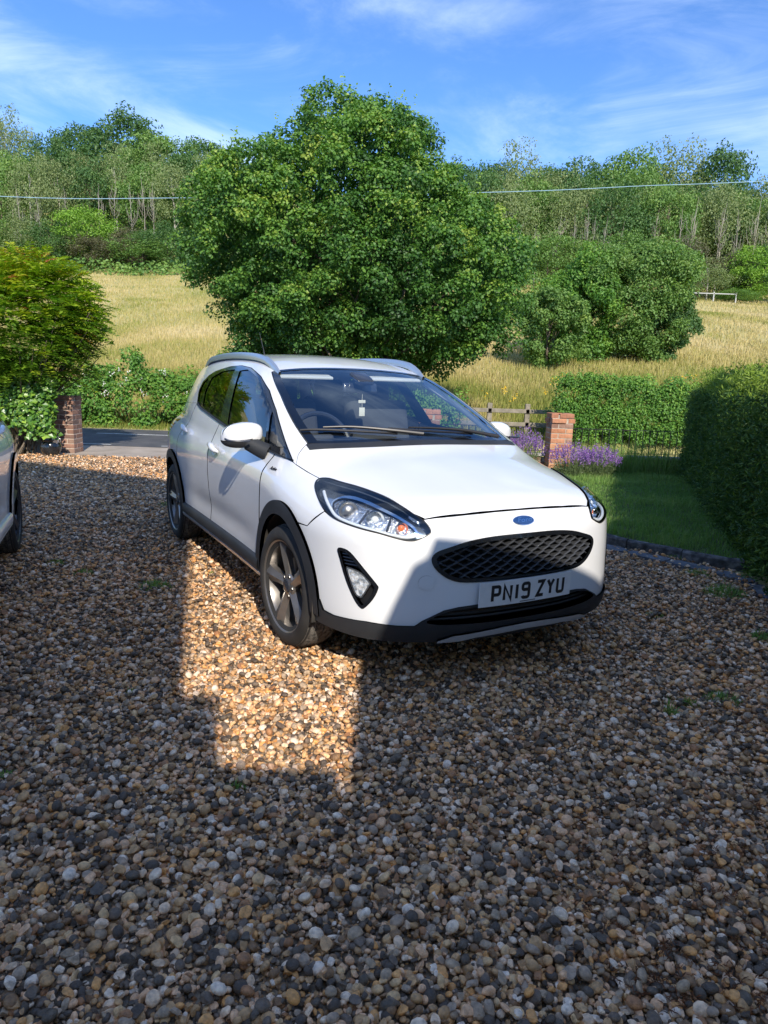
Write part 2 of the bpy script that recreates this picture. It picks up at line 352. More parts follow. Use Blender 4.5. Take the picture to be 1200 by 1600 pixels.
def panelgeo(prj, outline, res=.025, holes=(), off=0.0, flange=.012, gap=.003, param=False, holeflange=None):
    """returns V,N,T for the part of the body surface inside the outline (3-D points or parameter points)"""
    to, fr = PRJ[prj]; tp = (lambda p: np.asarray(p, float)) if param else (lambda p: to(np.asarray(p, float)))
    poly = densify(inset(tp(outline), gap), res*.8); hol = [densify(inset(tp(h), -gap), res*.7) for h in holes]
    lo, hi = poly.min(0), poly.max(0); gx_, gy_ = np.meshgrid(np.arange(lo[0], hi[0], res), np.arange(lo[1], hi[1], res*.866))
    gx_ = gx_+(np.arange(gx_.shape[0]) % 2)[:, None]*res*.5; g = np.stack([gx_.ravel(), gy_.ravel()], 1)
    k = pip(g, poly) & (pdist(g, poly) > res*.45)
    for h in hol: k &= ~pip(g, h) & (pdist(g, h) > res*.45)
    g = g[k]; loops = [poly]+hol; vs = np.concatenate(loops+[g]); ed = []; s = 0
    for l in loops: ed += [(s+i, s+(i+1) % len(l)) for i in range(len(l))]; s += len(l)
    ov, oe, of, orv, ore, orf = delaunay_2d_cdt([Vector(v) for v in vs.tolist()], ed, [], 0, 1e-6)
    q = np.array([tuple(v) for v in ov]); T = np.array([f for f in of if len(f) == 3], int)
    cen = q[T].mean(1); k = pip(cen, poly)
    for h in hol: k &= ~pip(cen, h)
    T = T[k]; inv = {}
    for i, l in enumerate(orv):
        for a in l: inv[a] = i
    O, D = fr(q); P = cast(O, D); Nn = grad(P); V = P+Nn*off
    fn = np.cross(V[T[:, 1]]-V[T[:, 0]], V[T[:, 2]]-V[T[:, 0]]); fl = np.sum(fn*Nn[T].mean(1), 1) < 0; T[fl] = T[fl][:, ::-1]
    Vs, Ns, Ts = [V], [Nn], [T]; n = len(V); s = 0
    for li, l in enumerate(loops):
        dpt = flange if li == 0 or holeflange is None else holeflange
        idx = np.array([inv[s+i] for i in range(len(l))]); s += len(l)
        if not dpt: continue
        a = V[idx]; nn = Nn[idx]; tg = np.roll(a, -1, 0)-np.roll(a, 1, 0); side = np.cross(tg, nn); side /= np.linalg.norm(side, axis=1, keepdims=True)+1e-9
        area = .5*np.sum(l[:, 0]*np.roll(l[:, 1], -1)-np.roll(l[:, 0], -1)*l[:, 1])
        # orientation: side must point away from the panel
        c = q[T].mean(1); i0 = len(l)//3; w = V[T].mean(1); j = np.argmin(np.linalg.norm(w-a[i0], axis=1)); sgn = -1 if (w[j]-a[i0])@side[i0] > 0 else 1
        side *= sgn; m = len(idx); b = a-nn*dpt
        Vs += [a, b]; Ns += [side*.8+nn*.6, side]; ii = np.arange(m); jj = (ii+1) % m
        t1 = np.stack([n+ii, n+jj, n+m+jj], 1); t2 = np.stack([n+ii, n+m+jj, n+m+ii], 1); TT = np.concatenate([t1, t2])
        if sgn < 0: TT = TT[:, ::-1]
        Ts.append(TT); n += 2*m
    Nn = np.concatenate(Ns); Nn /= np.linalg.norm(Nn, axis=1, keepdims=True)+1e-9
    return np.concatenate(Vs), Nn, np.concatenate(Ts)
def addpanel(name, mt, parent, geo, mirror=False):
    V, Nn, T = geo; f = np.array([1, -1, 1]); obs = [npmesh(name, V, T, mt, parent, True, normals=Nn)]
    if mirror: obs.append(npmesh(name, V*f, T[:, ::-1], mt, mirror if mirror is not True else parent, True, normals=Nn*f))
    return obs
def sym(pts):  # right-hand half (y<=0, from centre outwards) -> closed symmetric loop
    p = np.asarray(pts, float); q = p[::-1]*np.array([1, -1, 1]); q = q[np.abs(q[:, 1]) > 1e-6]
    return np.concatenate([p, q])
def onbody(prj, pts):
    q = np.asarray(pts, float); O, D = PRJ[prj][1](q); P = cast(O, D); return P, grad(P)
FAX, RAX, WZ, TR = 0.0, -2.493, .311, .311
def arcpts(cx, a, b, d0, d1, n): th = np.radians(np.linspace(d0, d1, n)); return [(cx+a*math.cos(t), WZ+b*math.sin(t)) for t in th]
WSB = [(-.058, 0, 1.02), (-.064, -.2, 1.016), (-.082, -.42, 1.008), (-.11, -.55, 1.005), (-.168, -.648, 1.003)]
WSS = [(-.37, -.650, 1.094), (-.66, -.615, 1.225), (-.86, -.585, 1.308), (-1.0, -.553, 1.362)]
WST = [(-1.015, -.52, 1.372), (-1.024, -.349, 1.388), (-1.024, -.17, 1.396), (-1.024, 0, 1.398)]
LAMP = [(.189, -.756, .841), (.161, -.737, .857), (.157, -.713, .869), (.194, -.683, .873), (.271, -.655, .866), (.357, -.618, .858), (.446, -.584, .846), (.543, -.553, .829), (.619, -.527, .805), (.67, -.501, .781), (.703, -.477, .761), (.729, -.461, .738), (.745, -.457, .713), (.744, -.492, .695), (.733, -.529, .682), (.717, -.563, .682), (.692, -.603, .691), (.648, -.655, .705), (.595, -.703, .714), (.525, -.744, .725), (.469, -.766, .734), (.415, -.779, .747), (.35, -.784, .771), (.284, -.778, .80), (.223, -.766, .826)]
DLO = [(-2.235, -.711, 1.108), (-2.375, -.66, 1.19), (-2.385, -.618, 1.262), (-2.27, -.61, 1.318), (-2.119, -.601, 1.352), (-1.762, -.586, 1.387), (-1.505, -.582, 1.395), (-1.272, -.59, 1.381), (-.997, -.618, 1.331), (-.763, -.644, 1.252), (-.55, -.68, 1.153), (-.107, -.749, .918), (-.424, -.768, .945), (-1.221, -.772, 1.008), (-1.655, -.756, 1.048), (-2.05, -.733, 1.080)]
BSH = [(-1.385, 1.018), (-1.44, .93), (-1.43, .82), (-1.425, .70), (-1.40, .55), (-1.40, .35)]
FSH = [(-.33, .935), (-.352, .88), (-.345, .77), (-.358, .59), (-.383, .36)]
def build_car():
    car = empty('parked_hatchback')
    P = lambda nm, mt, geo, mirror=False: addpanel(nm, M[mt], car, geo, mirror)
    # bonnet, wings, bumper, doors, quarters, shell
    lampU = LAMP[2:11]
    bon = [(.744, 0, .787), (.742, -.13, .786), (.733, -.28, .78), (.712, -.42, .772), (.705, -.465, .766)]+lampU[::-1][1:]+[(.036, -.732, .887), (-.075, -.748, .91), (-.123, -.717, .953), (-.160, -.662, .995), (-.11, -.565, 1.0), (-.08, -.43, 1.003), (-.06, -.2, 1.012), (-.054, 0, 1.016)]
    P('bonnet', 'paint', panelgeo('T', sym(bon), .03, gap=.0018))
    wingS = np.array(arcpts(FAX, .37, .41, 63, 172, 30))
    w3, _ = onbody('S', wingS)
    fs3, _ = onbody('S', [(x+.004, z) for x, z in FSH[::-1]])
    wing = [(.157, -.713, .869), (.175, -.748, .85)]+[LAMP[i] for i in (24, 23, 22)]+[(.374, -.786, .757), (.293, -.835, .678)]+[tuple(p) for p in w3]+[tuple(p) for p in fs3]+[(-.2, -.762, .93), (-.107, -.749, .918), (-.075, -.748, .91), (.036, -.732, .887)]
    P('wing', 'paint', panelgeo('W', wing, .025), True)
    bs3, _ = onbody('S', arcpts(FAX, .37, .41, 62, 8, 16))
    GR = crsmooth([(.77, -.462, .605), (.774, -.44, .632), (.787, -.38, .652), (.80, -.29, .675), (.81, -.17, .688), (.814, 0, .690), (.81, .17, .688), (.80, .29, .675), (.787, .38, .652), (.774, .44, .632), (.77, .462, .605), (.775, .45, .568), (.787, .41, .53), (.799, .36, .506), (.81, .3, .497), (.828, .15, .494), (.833, 0, .493), (.828, -.15, .494), (.81, -.3, .497), (.799, -.36, .506), (.787, -.41, .53), (.775, -.45, .568)], 4)
    FOG = crsmooth([(.503, -.778, .615), (.53, -.768, .622), (.565, -.748, .61), (.61, -.716, .562), (.66, -.668, .49), (.668, -.663, .468), (.655, -.68, .42), (.63, -.705, .378), (.615, -.715, .376), (.591, -.734, .407), (.552, -.756, .482), (.516, -.773, .576)], 3)
    lowE = [(.415, -.807, .330), (.425, -.802, .314), (.489, -.781, .307), (.639, -.698, .316), (.719, -.597, .309), (.754, -.525, .309), (.768, -.495, .333), (.795, -.406, .375), (.81, -.34, .386), (.825, -.247, .392), (.83, -.1, .395), (.83, 0, .396)]
    bump = [(.744, 0, .784), (.742, -.13, .783), (.733, -.28, .777), (.712, -.42, .769), (.705, -.472, .763)]+[LAMP[i] for i in range(11, 22)]+[(.374, -.786, .757), (.293, -.835, .678)]+[tuple(p) for p in bs3]+lowE
    P('front_bumper', 'paint', panelgeo('C', sym(bump), .024, gap=.0018, holes=[GR, FOG, FOG*np.array([1, -1, 1])], holeflange=.03))
    fd = [(x-.004, z) for x, z in FSH]+[(-.383, .33), (-1.40, .33)]+BSH[::-1]+[(-1.221, 1.006), (-.8, .976), (-.424, .945)]
    P('door', 'paint', panelgeo('S', [(x, 0, z) for x, z in fd], .025), True)
    arr = arcpts(RAX, .37, .40, 5, 62, 16)
    rd = [(x-.006, z) for x, z in BSH]+[(-1.40, .33), (RAX+.37, .33)]+arr+[(-2.30, .76), (-2.32, .85), (-2.30, .95), (-2.24, 1.1), (-2.05, 1.078), (-1.655, 1.046)]
    P('door', 'paint', panelgeo('S', [(x, 0, z) for x, z in rd], .025), True)
    qp = [(-2.246, 1.108), (-2.306, .95), (-2.326, .85), (-2.306, .76)]+arcpts(RAX, .37, .40, 64, 180, 26)+[(RAX-.37, .30), (-2.95, .30), (-3.0, .6), (-3.02, 1.085), (-2.6, 1.09)]
    P('quarter_panel', 'paint', panelgeo('S', [(x, 0, z) for x, z in qp], .03, gap=.0), True)
    dl = [DLO[i] for i in (11, 10, 9, 8, 7, 6, 5, 4, 3, 2, 1, 0)]
    qr, _ = onbody('S', [(-2.246, 1.108), (-2.6, 1.09), (-3.02, 1.085)]); qr = [tuple(p) for p in qr]
    shell = WST[::-1]+WSS[::-1]+[WSB[4], (-.123, -.717, .953), (-.075, -.748, .91)]+dl[:-1]+qr+[(-3.0, -.55, 1.25), (-2.98, -.45, 1.36), (-2.97, 0, 1.40)]
    P('body_shell', 'paint', panelgeo('G', sym(shell), .03, gap=.001))
    # rear: tailgate, lamps, bumper
    P('tailgate', 'paint', panelgeo('B', [(0, y, z) for y, z in [(-.60, .62), (.60, .62), (.60, 1.10), (.50, 1.37), (-.50, 1.37), (-.60, 1.10)]], .04, holes=[[(0, y, z) for y, z in [(-.52, 1.06), (.52, 1.06), (.44, 1.31), (-.44, 1.31)]]]))
    P('rear_window', 'privacy', panelgeo('B', [(0, y, z) for y, z in [(-.52, 1.06), (.52, 1.06), (.44, 1.31), (-.44, 1.31)]], .06, flange=0))
    tl = [(.61, .78), (.98, .80), (.98, 1.04), (.61, 1.06)]
    P('tail_lamp', 'red', panelgeo('D', [(-a, z) for a, z in tl], .03, param=True), True)
    P('rear_bumper', 'paint', panelgeo('D', [(-1.0, .62), (1.0, .62), (1.0, .36), (-1.0, .36)], .04, param=True))
    P('rear_skirt', 'plastic', panelgeo('D', [(-1.02, .356), (1.02, .356), (1.0, .22), (-1.0, .22)], .04, off=.006, param=True))
    for pl in [[(.61, .626), (.98, .626), (.98, .79), (.61, .774)]]: P('rear_corner', 'paint', panelgeo('D', [(-a, z) for a, z in pl], .03, param=True), True)
    # glass
    ws = sym(WSB+WSS+WST); wsq = toG(ws)
    P('windscreen', 'glass', panelgeo('G', ws, .04, off=-.002, flange=0, gap=.004))
    P('windscreen_border', 'frit', panelgeo('G', wsq, .03, holes=[inset(wsq, .032)], off=.0005, flange=0, gap=.003, param=True))
    fg = [(-1.212, -.767, 1.03), (-1.455, -.609, 1.361), (-1.306, -.605, 1.364), (-1.009, -.633, 1.312), (-.775, -.661, 1.232), (-.612, -.687, 1.160), (-.478, -.765, .978)]
    qg = [(-.562, -.691, 1.135), (-.215, -.744, .965), (-.445, -.763, .977)]
    rg = [(-1.99, -.732, 1.105), (-2.11, -.68, 1.21), (-2.10, -.626, 1.300), (-1.88, -.611, 1.347), (-1.585, -.605, 1.364), (-1.41, -.758, 1.052), (-1.655, -.756, 1.07)]
    sg = [(-2.10, -.71, 1.115), (-2.22, -.70, 1.125), (-2.34, -.66, 1.2), (-2.335, -.63, 1.25), (-2.23, -.62, 1.29), (-2.145, -.66, 1.24)]
    P('window_surround', 'gloss', panelgeo('G', DLO, .022, holes=[fg, qg, rg, sg], off=.002, holeflange=.008), True)
    for nm, mt, g in (('front_door_window', 'sideglass', fg), ('quarter_light', 'sideglass', qg), ('rear_door_window', 'privacy', rg), ('rear_quarter_window', 'privacy', sg)):
        P(nm, mt, panelgeo('G', g, .04, off=-.004, flange=0, gap=-.002), True)
    bt = [(-.11, .925), (-.3, .94), (-.424, .953), (-1.221, 1.018), (-1.655, 1.058), (-2.05, 1.092), (-2.2, 1.118), (-2.21, 1.104), (-2.05, 1.078), (-1.655, 1.044), (-1.221, 1.004), (-.424, .941), (-.3, .930)]
    P('belt_trim', 'plastic', panelgeo('S', [(x, 0, z) for x, z in bt], .02, off=.008, flange=.014, gap=0), True)
    # cladding
    def arch(cx, ai, bi, ao, bo, d0, d1, front):
        o = arcpts(cx, ao, bo, d0, d1, 46); i = arcpts(cx, ai, bi, d1, d0, 46)
        P('arch_cladding', 'plastic', panelgeo('S', [(x, 0, z) for x, z in o+i], .02, off=.016, flange=.022, gap=0), True)
    arch(FAX, .335, .365, .398, .432, -4, 184, True); arch(RAX, .335, .358, .398, .42, -6, 186, False)
    for s in (-1, 1):
        def strip(nm, mt, prof, x0, x1, n=30):
            xs = np.linspace(x0, x1, n); V = []
            for (z, d) in prof:
                zz = np.full(n, z); Wd = wx(xs)+pz(zz)+d; V.append(np.stack([xs, s*Wd, zz], 1))
            m = len(prof); V = np.concatenate(V); Q = [(i*n+k, i*n+k+1, (i+1)*n+k+1, (i+1)*n+k) for i in range(m-1) for k in range(n-1)]
            MB().add(V, Q=Q).build(nm, M[mt], car, True)
        strip('sill_cladding', 'plastic', [(.372, -.012), (.368, .006), (.358, .016), (.318, .022), (.300, .02), (.294, .008)], -2.10, -.36)
        strip('sill_strip', 'silver', [(.293, .006), (.288, .016), (.268, .014), (.226, -.022), (.215, -.08), (.22, -.3)], -2.14, -.33)
    # lower front: lip, lower grille with slats, skid plate
    lip = [(.83, 0, .399), (.83, -.1, .398), (.825, -.247, .395), (.81, -.34, .389), (.795, -.406, .378), (.768, -.495, .336), (.754, -.525, .312), (.719, -.597, .312), (.639, -.698, .319), (.489, -.781, .310), (.425, -.802, .317), (.40, -.81, .36), (.38, -.81, .36), (.36, -.81, .25), (.55, -.74, .243), (.70, -.57, .238), (.79, -.3, .234), (.8, 0, .232)]
    lg = crsmooth([(.83, 0, .391), (.83, -.12, .389), (.825, -.25, .387), (.80, -.38, .375), (.777, -.45, .350), (.765, -.475, .33), (.78, -.43, .318), (.80, -.3, .313), (.82, -.1, .311), (.82, 0, .311), (.82, .1, .311), (.80, .3, .313), (.78, .43, .318), (.765, .475, .33), (.777, .45, .350), (.80, .38, .375), (.825, .25, .387), (.83, .12, .389)], 3)
    P('lower_lip', 'plastic', panelgeo('C', sym(lip), .022, holes=[lg], off=.010, flange=.03, gap=0, holeflange=.05))
    P('lower_grille', 'gloss', panelgeo('C', toC(lg), .04, off=-.045, flange=0, gap=-.02, param=True))
    for z in (.332, .352, .372):
        pts, nn = onbody('C', [(a, z) for a in np.linspace(-.47 if z < .36 else -.40, .47 if z < .36 else .40, 30)]); MB().tube(pts-nn*.022, .006, 6).build('grille_slat', M['plastic'], car, True)
    sk = [(.83, 0, .288), (.83, -.12, .285), (.82, -.25, .276), (.80, -.36, .268), (.785, -.43, .248), (.78, -.43, .238), (.80, -.33, .240), (.81, -.25, .252), (.82, -.1, .258), (.82, 0, .26)]
    P('skid_plate', 'silver', panelgeo('C', sym(sk), .02, off=.022, flange=.03, gap=0))
    # main grille: frame, backing, zig-zag bars
    gq = toC(GR)
    P('grille_frame', 'gloss', panelgeo('C', gq, .016, holes=[inset(gq, .016)], off=.004, flange=.03, gap=-.001, param=True))
    P('grille_backing', 'plateb', panelgeo('C', gq, .05, off=-.045, flange=0, gap=-.01, param=True))
    gin = inset(gq, .012)
    per = .070; rows = np.arange(.478, .70, .0195)
    for r, z0 in enumerate(rows):
        a = np.arange(-.5, .5, per/16); ph = (a/per+.5*(r % 2)) % 1.0; zz = z0+.0090*(1-np.abs(2*ph-1)*2)
        q = np.stack([a, zz], 1); ins = pip(q, gin); 
        if ins.sum() < 4: continue
        idx = np.nonzero(ins)[0]; q = q[idx[0]:idx[-1]+1]; Pp, nn = onbody('C', q)
        ridge = (1-np.abs(2*ph[idx[0]:idx[-1]+1]-1))
        n = len(q); up = np.array([0, 0, 1.])
        prof = [(-.034, -.0035), (-.004+0*ridge, -.0045), (-.001, 0.0), (-.006, .0035), (-.034, .004)]
        V = np.concatenate([Pp+nn*(np.asarray(d)+.007*(ridge-.5) if i in (1, 2, 3) else np.full(n, d))[:, None]+up*h for i, (d, h) in enumerate(prof)])
        m = len(prof); Q = [(i*n+k, i*n+k+1, (i+1)*n+k+1, (i+1)*n+k) for i in range(m-1) for k in range(n-1)]
        MB().add(V, Q=Q).build('grille_bar', M['grillebar'], car, False)
    # badge, plate, tow cap
    def textmesh(txt, size, depth=.0, shear=0.0):
        cu = bpy.data.curves.new('t', 'FONT'); cu.body = txt; cu.size = size; cu.extrude = depth; cu.shear = shear; cu.align_x = 'CENTER'; cu.align_y = 'CENTER'; cu.resolution_u = 4
        o = bpy.data.objects.new('t', cu); COL.objects.link(o); dg = bpy.context.evaluated_depsgraph_get(); me = bpy.data.meshes.new_from_object(o.evaluated_get(dg)); bpy.data.objects.remove(o); return me
    def place(o, pos, nrm, up=(0, 0, 1)):
        z = Vector(nrm).normalized(); x = Vector(up).cross(z).normalized(); y = z.cross(x); o.matrix_local = Matrix(((x.x, y.x, z.x, pos[0]), (x.y, y.y, z.y, pos[1]), (x.z, y.z, z.z, pos[2]), (0, 0, 0, 1)))
    bp, bn = onbody('C', [(0, .742)]); bp, bn = bp[0], bn[0]
    def ell(a, b, h, dome, n=40):
        mb = MB(); rings = []
        for k, (s_, z) in enumerate([(1, 0), (1, h), (.92, h+dome*.3), (.6, h+dome*.75), (.25, h+dome*.97)]): rings.append([(a*s_*math.cos(t), b*s_*math.sin(t), z) for t in np.arange(n)/n*2*math.pi])
        V = np.array(rings).reshape(-1, 3); V = np.concatenate([V, [(0, 0, h+dome)]]); Q = [(i*n+k, i*n+(k+1) % n, (i+1)*n+(k+1) % n, (i+1)*n+k) for i in range(4) for k in range(n)]; T = [(4*n+k, 4*n+(k+1) % n, 5*n) for k in range(n)]
        return mb.add(V, T, Q)
    b1 = ell(.060, .0245, .004, .002).build('badge', M['chrome'], car, True); place(b1, bp, bn)
    b2 = ell(.056, .0215, .0045, .0025).build('badge_field', M['blue'], b1, True); b2.location = (0, 0, .0012)
    tm = textmesh('Ford', .036, .0006, .35); tm.materials.append(M['chrome']); t = link('badge_lettering', tm, b1); t.location = (0, 0, .0085); t.scale = (1.15, .9, 1)
    plate = empty('number_plate', parent=car)
    place(plate, (.853, 0.0, .4405), (1, 0, -.03))
    # pressed slightly round the bumper so its ends do not float
    def bend(V): V = np.array(V, float); V[:, 2] -= .16*V[:, 0]**2; return V
    nx = 24; xs = np.linspace(-.26, .26, nx); V = bend([(x, y, z) for z in (.0, .006) for y in (-.0555, .0555) for x in xs])
    Q = []
    for k in range(nx-1):
        Q += [(2*nx+k, 2*nx+k+1, 3*nx+k+1, 3*nx+k), (k, nx+k, nx+k+1, k+1), (k, k+1, 2*nx+k+1, 2*nx+k), (nx+k, 3*nx+k, 3*nx+k+1, nx+k+1)]
    MB().add(V, Q=Q+[(0, 2*nx, 3*nx, nx), (nx-1, 2*nx-1, 4*nx-1, 3*nx-1)]).build('plate_board', M['platew'], plate)
    # characters drawn as strokes in the UK plate style, 50 x 79 mm, 14 mm stroke
    def strokes(ch):
        w, h, c = .018, .0325, .010
        arc = lambda cx, cy, r, a0, a1: [(cx+r*math.cos(math.radians(a)), cy+r*math.sin(math.radians(a))) for a in np.linspace(a0, a1, 7)]
        if ch == 'P': return [[(-w, -h), (-w, h), (w-c, h)]+arc(w-c, h-c, c, 90, 0)+arc(w-c, c-.004, c, 0, -90)+[(-w, -.004)]]
        if ch == 'N': return [[(-w, -h), (-w, h), (w, -h), (w, h)]]
        if ch == '1': return [[(0, -h), (0, h)]]
        if ch == '9': return [[(w, .004), (-w+c, .004)]+arc(-w+c, .004+c, c, 270, 180)+arc(-w+c, h-c, c, 180, 90)+arc(w-c, h-c, c, 90, 0)+[(w, 0)]+arc(w-c, -h+c, c, 0, -90)+arc(-w+c, -h+c, c, -90, -170)]
        if ch == 'Z': return [[(-w, h), (w, h), (-w, -h), (w, -h)]]
        if ch == 'Y': return [[(-w, h), (0, .002), (w, h)], [(0, .004), (0, -h)]]
        if ch == 'U': return [[(-w, h), (-w, -h+c)]+arc(-w+c, -h+c, c, 180, 270)+arc(w-c, -h+c, c, 270, 360)+[(w, h)]]
    def glyph(ch, cx, parent):
        mb = MB(); hw = .0076
        for pl in strokes(ch):
            p = np.array(pl); p = p[np.concatenate([[True], np.linalg.norm(np.diff(p, axis=0), axis=1) > 1e-6])]
            d = np.diff(p, axis=0); d /= np.linalg.norm(d, axis=1, keepdims=True); n_ = np.stack([-d[:, 1], d[:, 0]], 1)
            L, R = [], []
            for i in range(len(p)):
                if i == 0: o_ = n_[0]*hw; e = -d[0]*hw*.0
                elif i == len(p)-1: o_ = n_[-1]*hw; e = 0
                else:
                    b = n_[i-1]+n_[i]; b /= np.linalg.norm(b); o_ = b*hw/max(.5, b@n_[i]); e = 0
                L.append(p[i]+o_); R.append(p[i]-o_)
            m = len(p); V = [(x+cx, y, .0068) for x, y in L+R]; mb.add(bend(V), Q=[(m+k, m+k+1, k+1, k) for k in range(m-1)])
        return mb.build('plate_character', M['plateb'], parent)
    x = -.2015
    for ch, adv in zip('PN19ZYU', (.061, .061, .050, .085, .061, .061, .061)):
        cxx = x+(.025 if ch != '1' else .014); glyph(ch, cxx, plate); x += adv-(.011 if ch == '1' else 0)
    mb = MB()
    for k in range(17): mb.box((-.042+.0052*k, -.049, .0064), (.0036, .0042, .0008))
    mb.build('plate_small_print', M['plateb'], plate)   # too small to read in the photograph
    tp, tn = onbody('C', [toC([(.766, -.483, .502)])[0]])
    th = np.linspace(0, 2*math.pi, 33)[:-1]; c0 = toC(tp)[0]
    P('tow_eye_cover', 'paint', panelgeo('C', [(c0[0]+.031*math.cos(t), c0[1]+.031*math.sin(t)) for t in th], .012, off=.0025, flange=.006, gap=0, param=True))
    # headlamps
    LQ = crsmooth(toC(LAMP), 3)
    f = np.array([1, -1, 1])
    for side in (1, -1):
        hl = empty('headlamp', parent=car)
        def PP(nm, mt, geo):
            V, Nn, T = geo
            if side < 0: V, Nn, T = V*f, Nn*f, T[:, ::-1]
            return npmesh(nm, V, T, M[mt], hl, True, normals=Nn)
        PP('lens', 'lens', panelgeo('C', LQ, .02, off=.006, flange=0, gap=.002, param=True))
        PP('lens_seal', 'plateb', panelgeo('C', LQ, .015, holes=[inset(LQ, .0032)], off=.0064, flange=.05, gap=.0, param=True))
        PP('housing', 'hood', panelgeo('C', LQ, .02, off=-.055, flange=0, gap=-.012, param=True))
        bz = [(.36, -.705, .838), (.44, -.665, .838), (.53, -.622, .822), (.61, -.575, .797), (.665, -.54, .772), (.70, -.505, .742), (.72, -.505, .712), (.705, -.55, .697), (.66, -.615, .708), (.60, -.675, .72), (.52, -.722, .734), (.44, -.750, .75), (.375, -.757, .775), (.34, -.74, .81)]
        BQ = crsmooth(toC(bz), 3)
        PP('bezel', 'chrome', panelgeo('C', BQ, .015, holes=[inset(BQ, .009)], off=-.022, flange=.012, gap=0, param=True))
        PP('reflector_bowl', 'reflector', panelgeo('C', BQ, .012, off=-.042, flange=0, gap=.0, param=True))
        # hood over the lamps, light guide below
        hd = LAMP[2:11]+[(.69, -.497, .757), (.62, -.548, .803), (.54, -.586, .827), (.44, -.632, .846), (.36, -.672, .852), (.27, -.70, .857), (.2, -.725, .863)]
        PP('hood', 'hood', panelgeo('C', hd, .014, off=-.012, flange=.03, gap=.006))
        dr_in = toC([(.722, -.498, .708), (.71, -.548, .695), (.68, -.61, .703), (.63, -.665, .717), (.57, -.708, .728), (.49, -.745, .74), (.43, -.758, .754), (.37, -.760, .782), (.30, -.757, .815), (.255, -.748, .835)])
        dq = crsmooth(dr_in, 4, False); pts, nn = onbody('C', dq); tmb = MB().tube(pts-nn*.012, .0075, 8)
        if side < 0: tmb.V = [v*f for v in tmb.V]
        tmb.build('light_guide', M['drl'], hl, True)
        def lampbowl(nm, c3, r, inner, mt2):
            p, n_ = onbody('C', toC([c3])); p, n_ = p[0]-n_[0]*.030, np.array([.93, -.30, .05]); n_ = n_/np.linalg.norm(n_)
            if side < 0: p, n_ = p*f, n_*f
            o = MB().lathe([(r*.35, -.03), (r*.7, -.018), (r, .004), (r*1.08, .004), (r*1.08, -.012)], 24).build(nm, M['chrome'], hl, True); place(o, p, n_)
            a = np.linspace(0, math.pi/2, 7); l = MB().lathe([(inner*math.cos(t)+1e-4, inner*.75*math.sin(t)) for t in a], 20).build('bulb_glass', M[mt2], hl, True); place(l, p-n_*.016, n_)
        lampbowl('projector', (.455, -.715, .788), .043, .036, 'steel'); lampbowl('main_beam', (.585, -.640, .768), .038, .016, 'drl'); lampbowl('indicator', (.678, -.557, .738), .026, .016, 'amber')
        for q0, q1 in (((.535, -.66, .80), (.545, -.70, .745)), ((.63, -.592, .782), (.65, -.618, .722))):
            pts, nn = onbody('C', toC([q0, q1])); pts = pts-nn*.028; tb = MB().tube(pts if side > 0 else pts*f, .006, 6); tb.build('divider', M['lampblack'], hl, True)
    # fog lamps in black surrounds
    FQ = toC(FOG)
    for side in (1, -1):
        fl = empty('fog_lamp', parent=car)
        def PF(nm, mt, geo):
            V, Nn, T = geo
            if side < 0: V, Nn, T = V*f, Nn*f, T[:, ::-1]
            return npmesh(nm, V, T, M[mt], fl, True, normals=Nn)
        lamp = crsmooth(toC([(.55, -.757, .538), (.57, -.745, .545), (.612, -.714, .532), (.645, -.686, .492), (.643, -.69, .475), (.622, -.711, .424), (.607, -.72, .422), (.588, -.735, .44)]), 3)
        PF('surround', 'gloss', panelgeo('C', FQ, .015, holes=[inset(FQ, .012)], off=.003, flange=.02, gap=.0, param=True))
        PF('back_panel', 'plateb', panelgeo('C', FQ, .02, off=-.022, flange=0, gap=-.004, param=True))
        PF('lamp_glass', 'foglens', panelgeo('C', lamp, .012, off=.002, flange=.02, gap=0, param=True))
        PF('lamp_rim', 'steel', panelgeo('C', lamp, .01, holes=[inset(lamp, .006)], off=.003, flange=.015, gap=0, param=True))
        for z in (.556, .57, .584, .598):
            a0 = toC([(.52, -.772, z)])[0][0]+.004+(.6-z)*.18; a1 = a0+.055+(.6-z)*.35; pts, nn = onbody('C', [(a, z) for a in np.linspace(a0, a1, 6)])
            if side < 0: pts, nn = pts*f, nn*f
            MB().tube(pts-nn*.008, .0035, 6).build('slat', M['gloss'], fl, True)
    # mirrors
    for side in (1, -1):
        mr = empty('door_mirror', parent=car)
        def sup(c, hx, hy, hz, e, fn=None, n=28, m=18):
            V = []
            for i in range(m+1):
                p = -math.pi/2+math.pi*i/m
                for k in range(n):
                    t = 2*math.pi*k/n; sg = lambda v: math.copysign(abs(v)**e, v)
                    V.append((hx*sg(math.cos(p))*sg(math.cos(t)), hy*sg(math.cos(p))*sg(math.sin(t)), hz*sg(math.sin(p))))
            V = np.array(V)
            if fn: V = fn(V)
            Q = [(i*n+k, i*n+(k+1) % n, (i+1)*n+(k+1) % n, (i+1)*n+k) for i in range(m) for k in range(n)]
            return V+np.array(c), Q
        def shp(V):
            V = V.copy(); u = V[:, 1]/.125  # -1 outer .. 1 inner
            V[:, 0] *= np.where(V[:, 0] > 0, 1.0-.15*np.abs(u)**2, .55); V[:, 2] *= 1-.13*(u < 0)*(-u)-.10*np.clip(u, 0, 1)
            V[:, 2] += .016*u; V[:, 0] += .03*u-.012*u*u; return V
        V, Q = sup((-.560, -.876, 1.016), .080, .108, .068, .72, shp)
        zc = V[:, 2]-(.992+.10*(V[:, 1]+.882)); fc = np.array([zc[list(q)].mean() for q in Q]); s_ = f if side < 0 else np.array([1, 1, 1])
        up = [q for q, h in zip(Q, fc) if h > 0]; dn = [q for q, h in zip(Q, fc) if h <= 0]
        fix = lambda L: [q[::-1] for q in L] if side < 0 else L
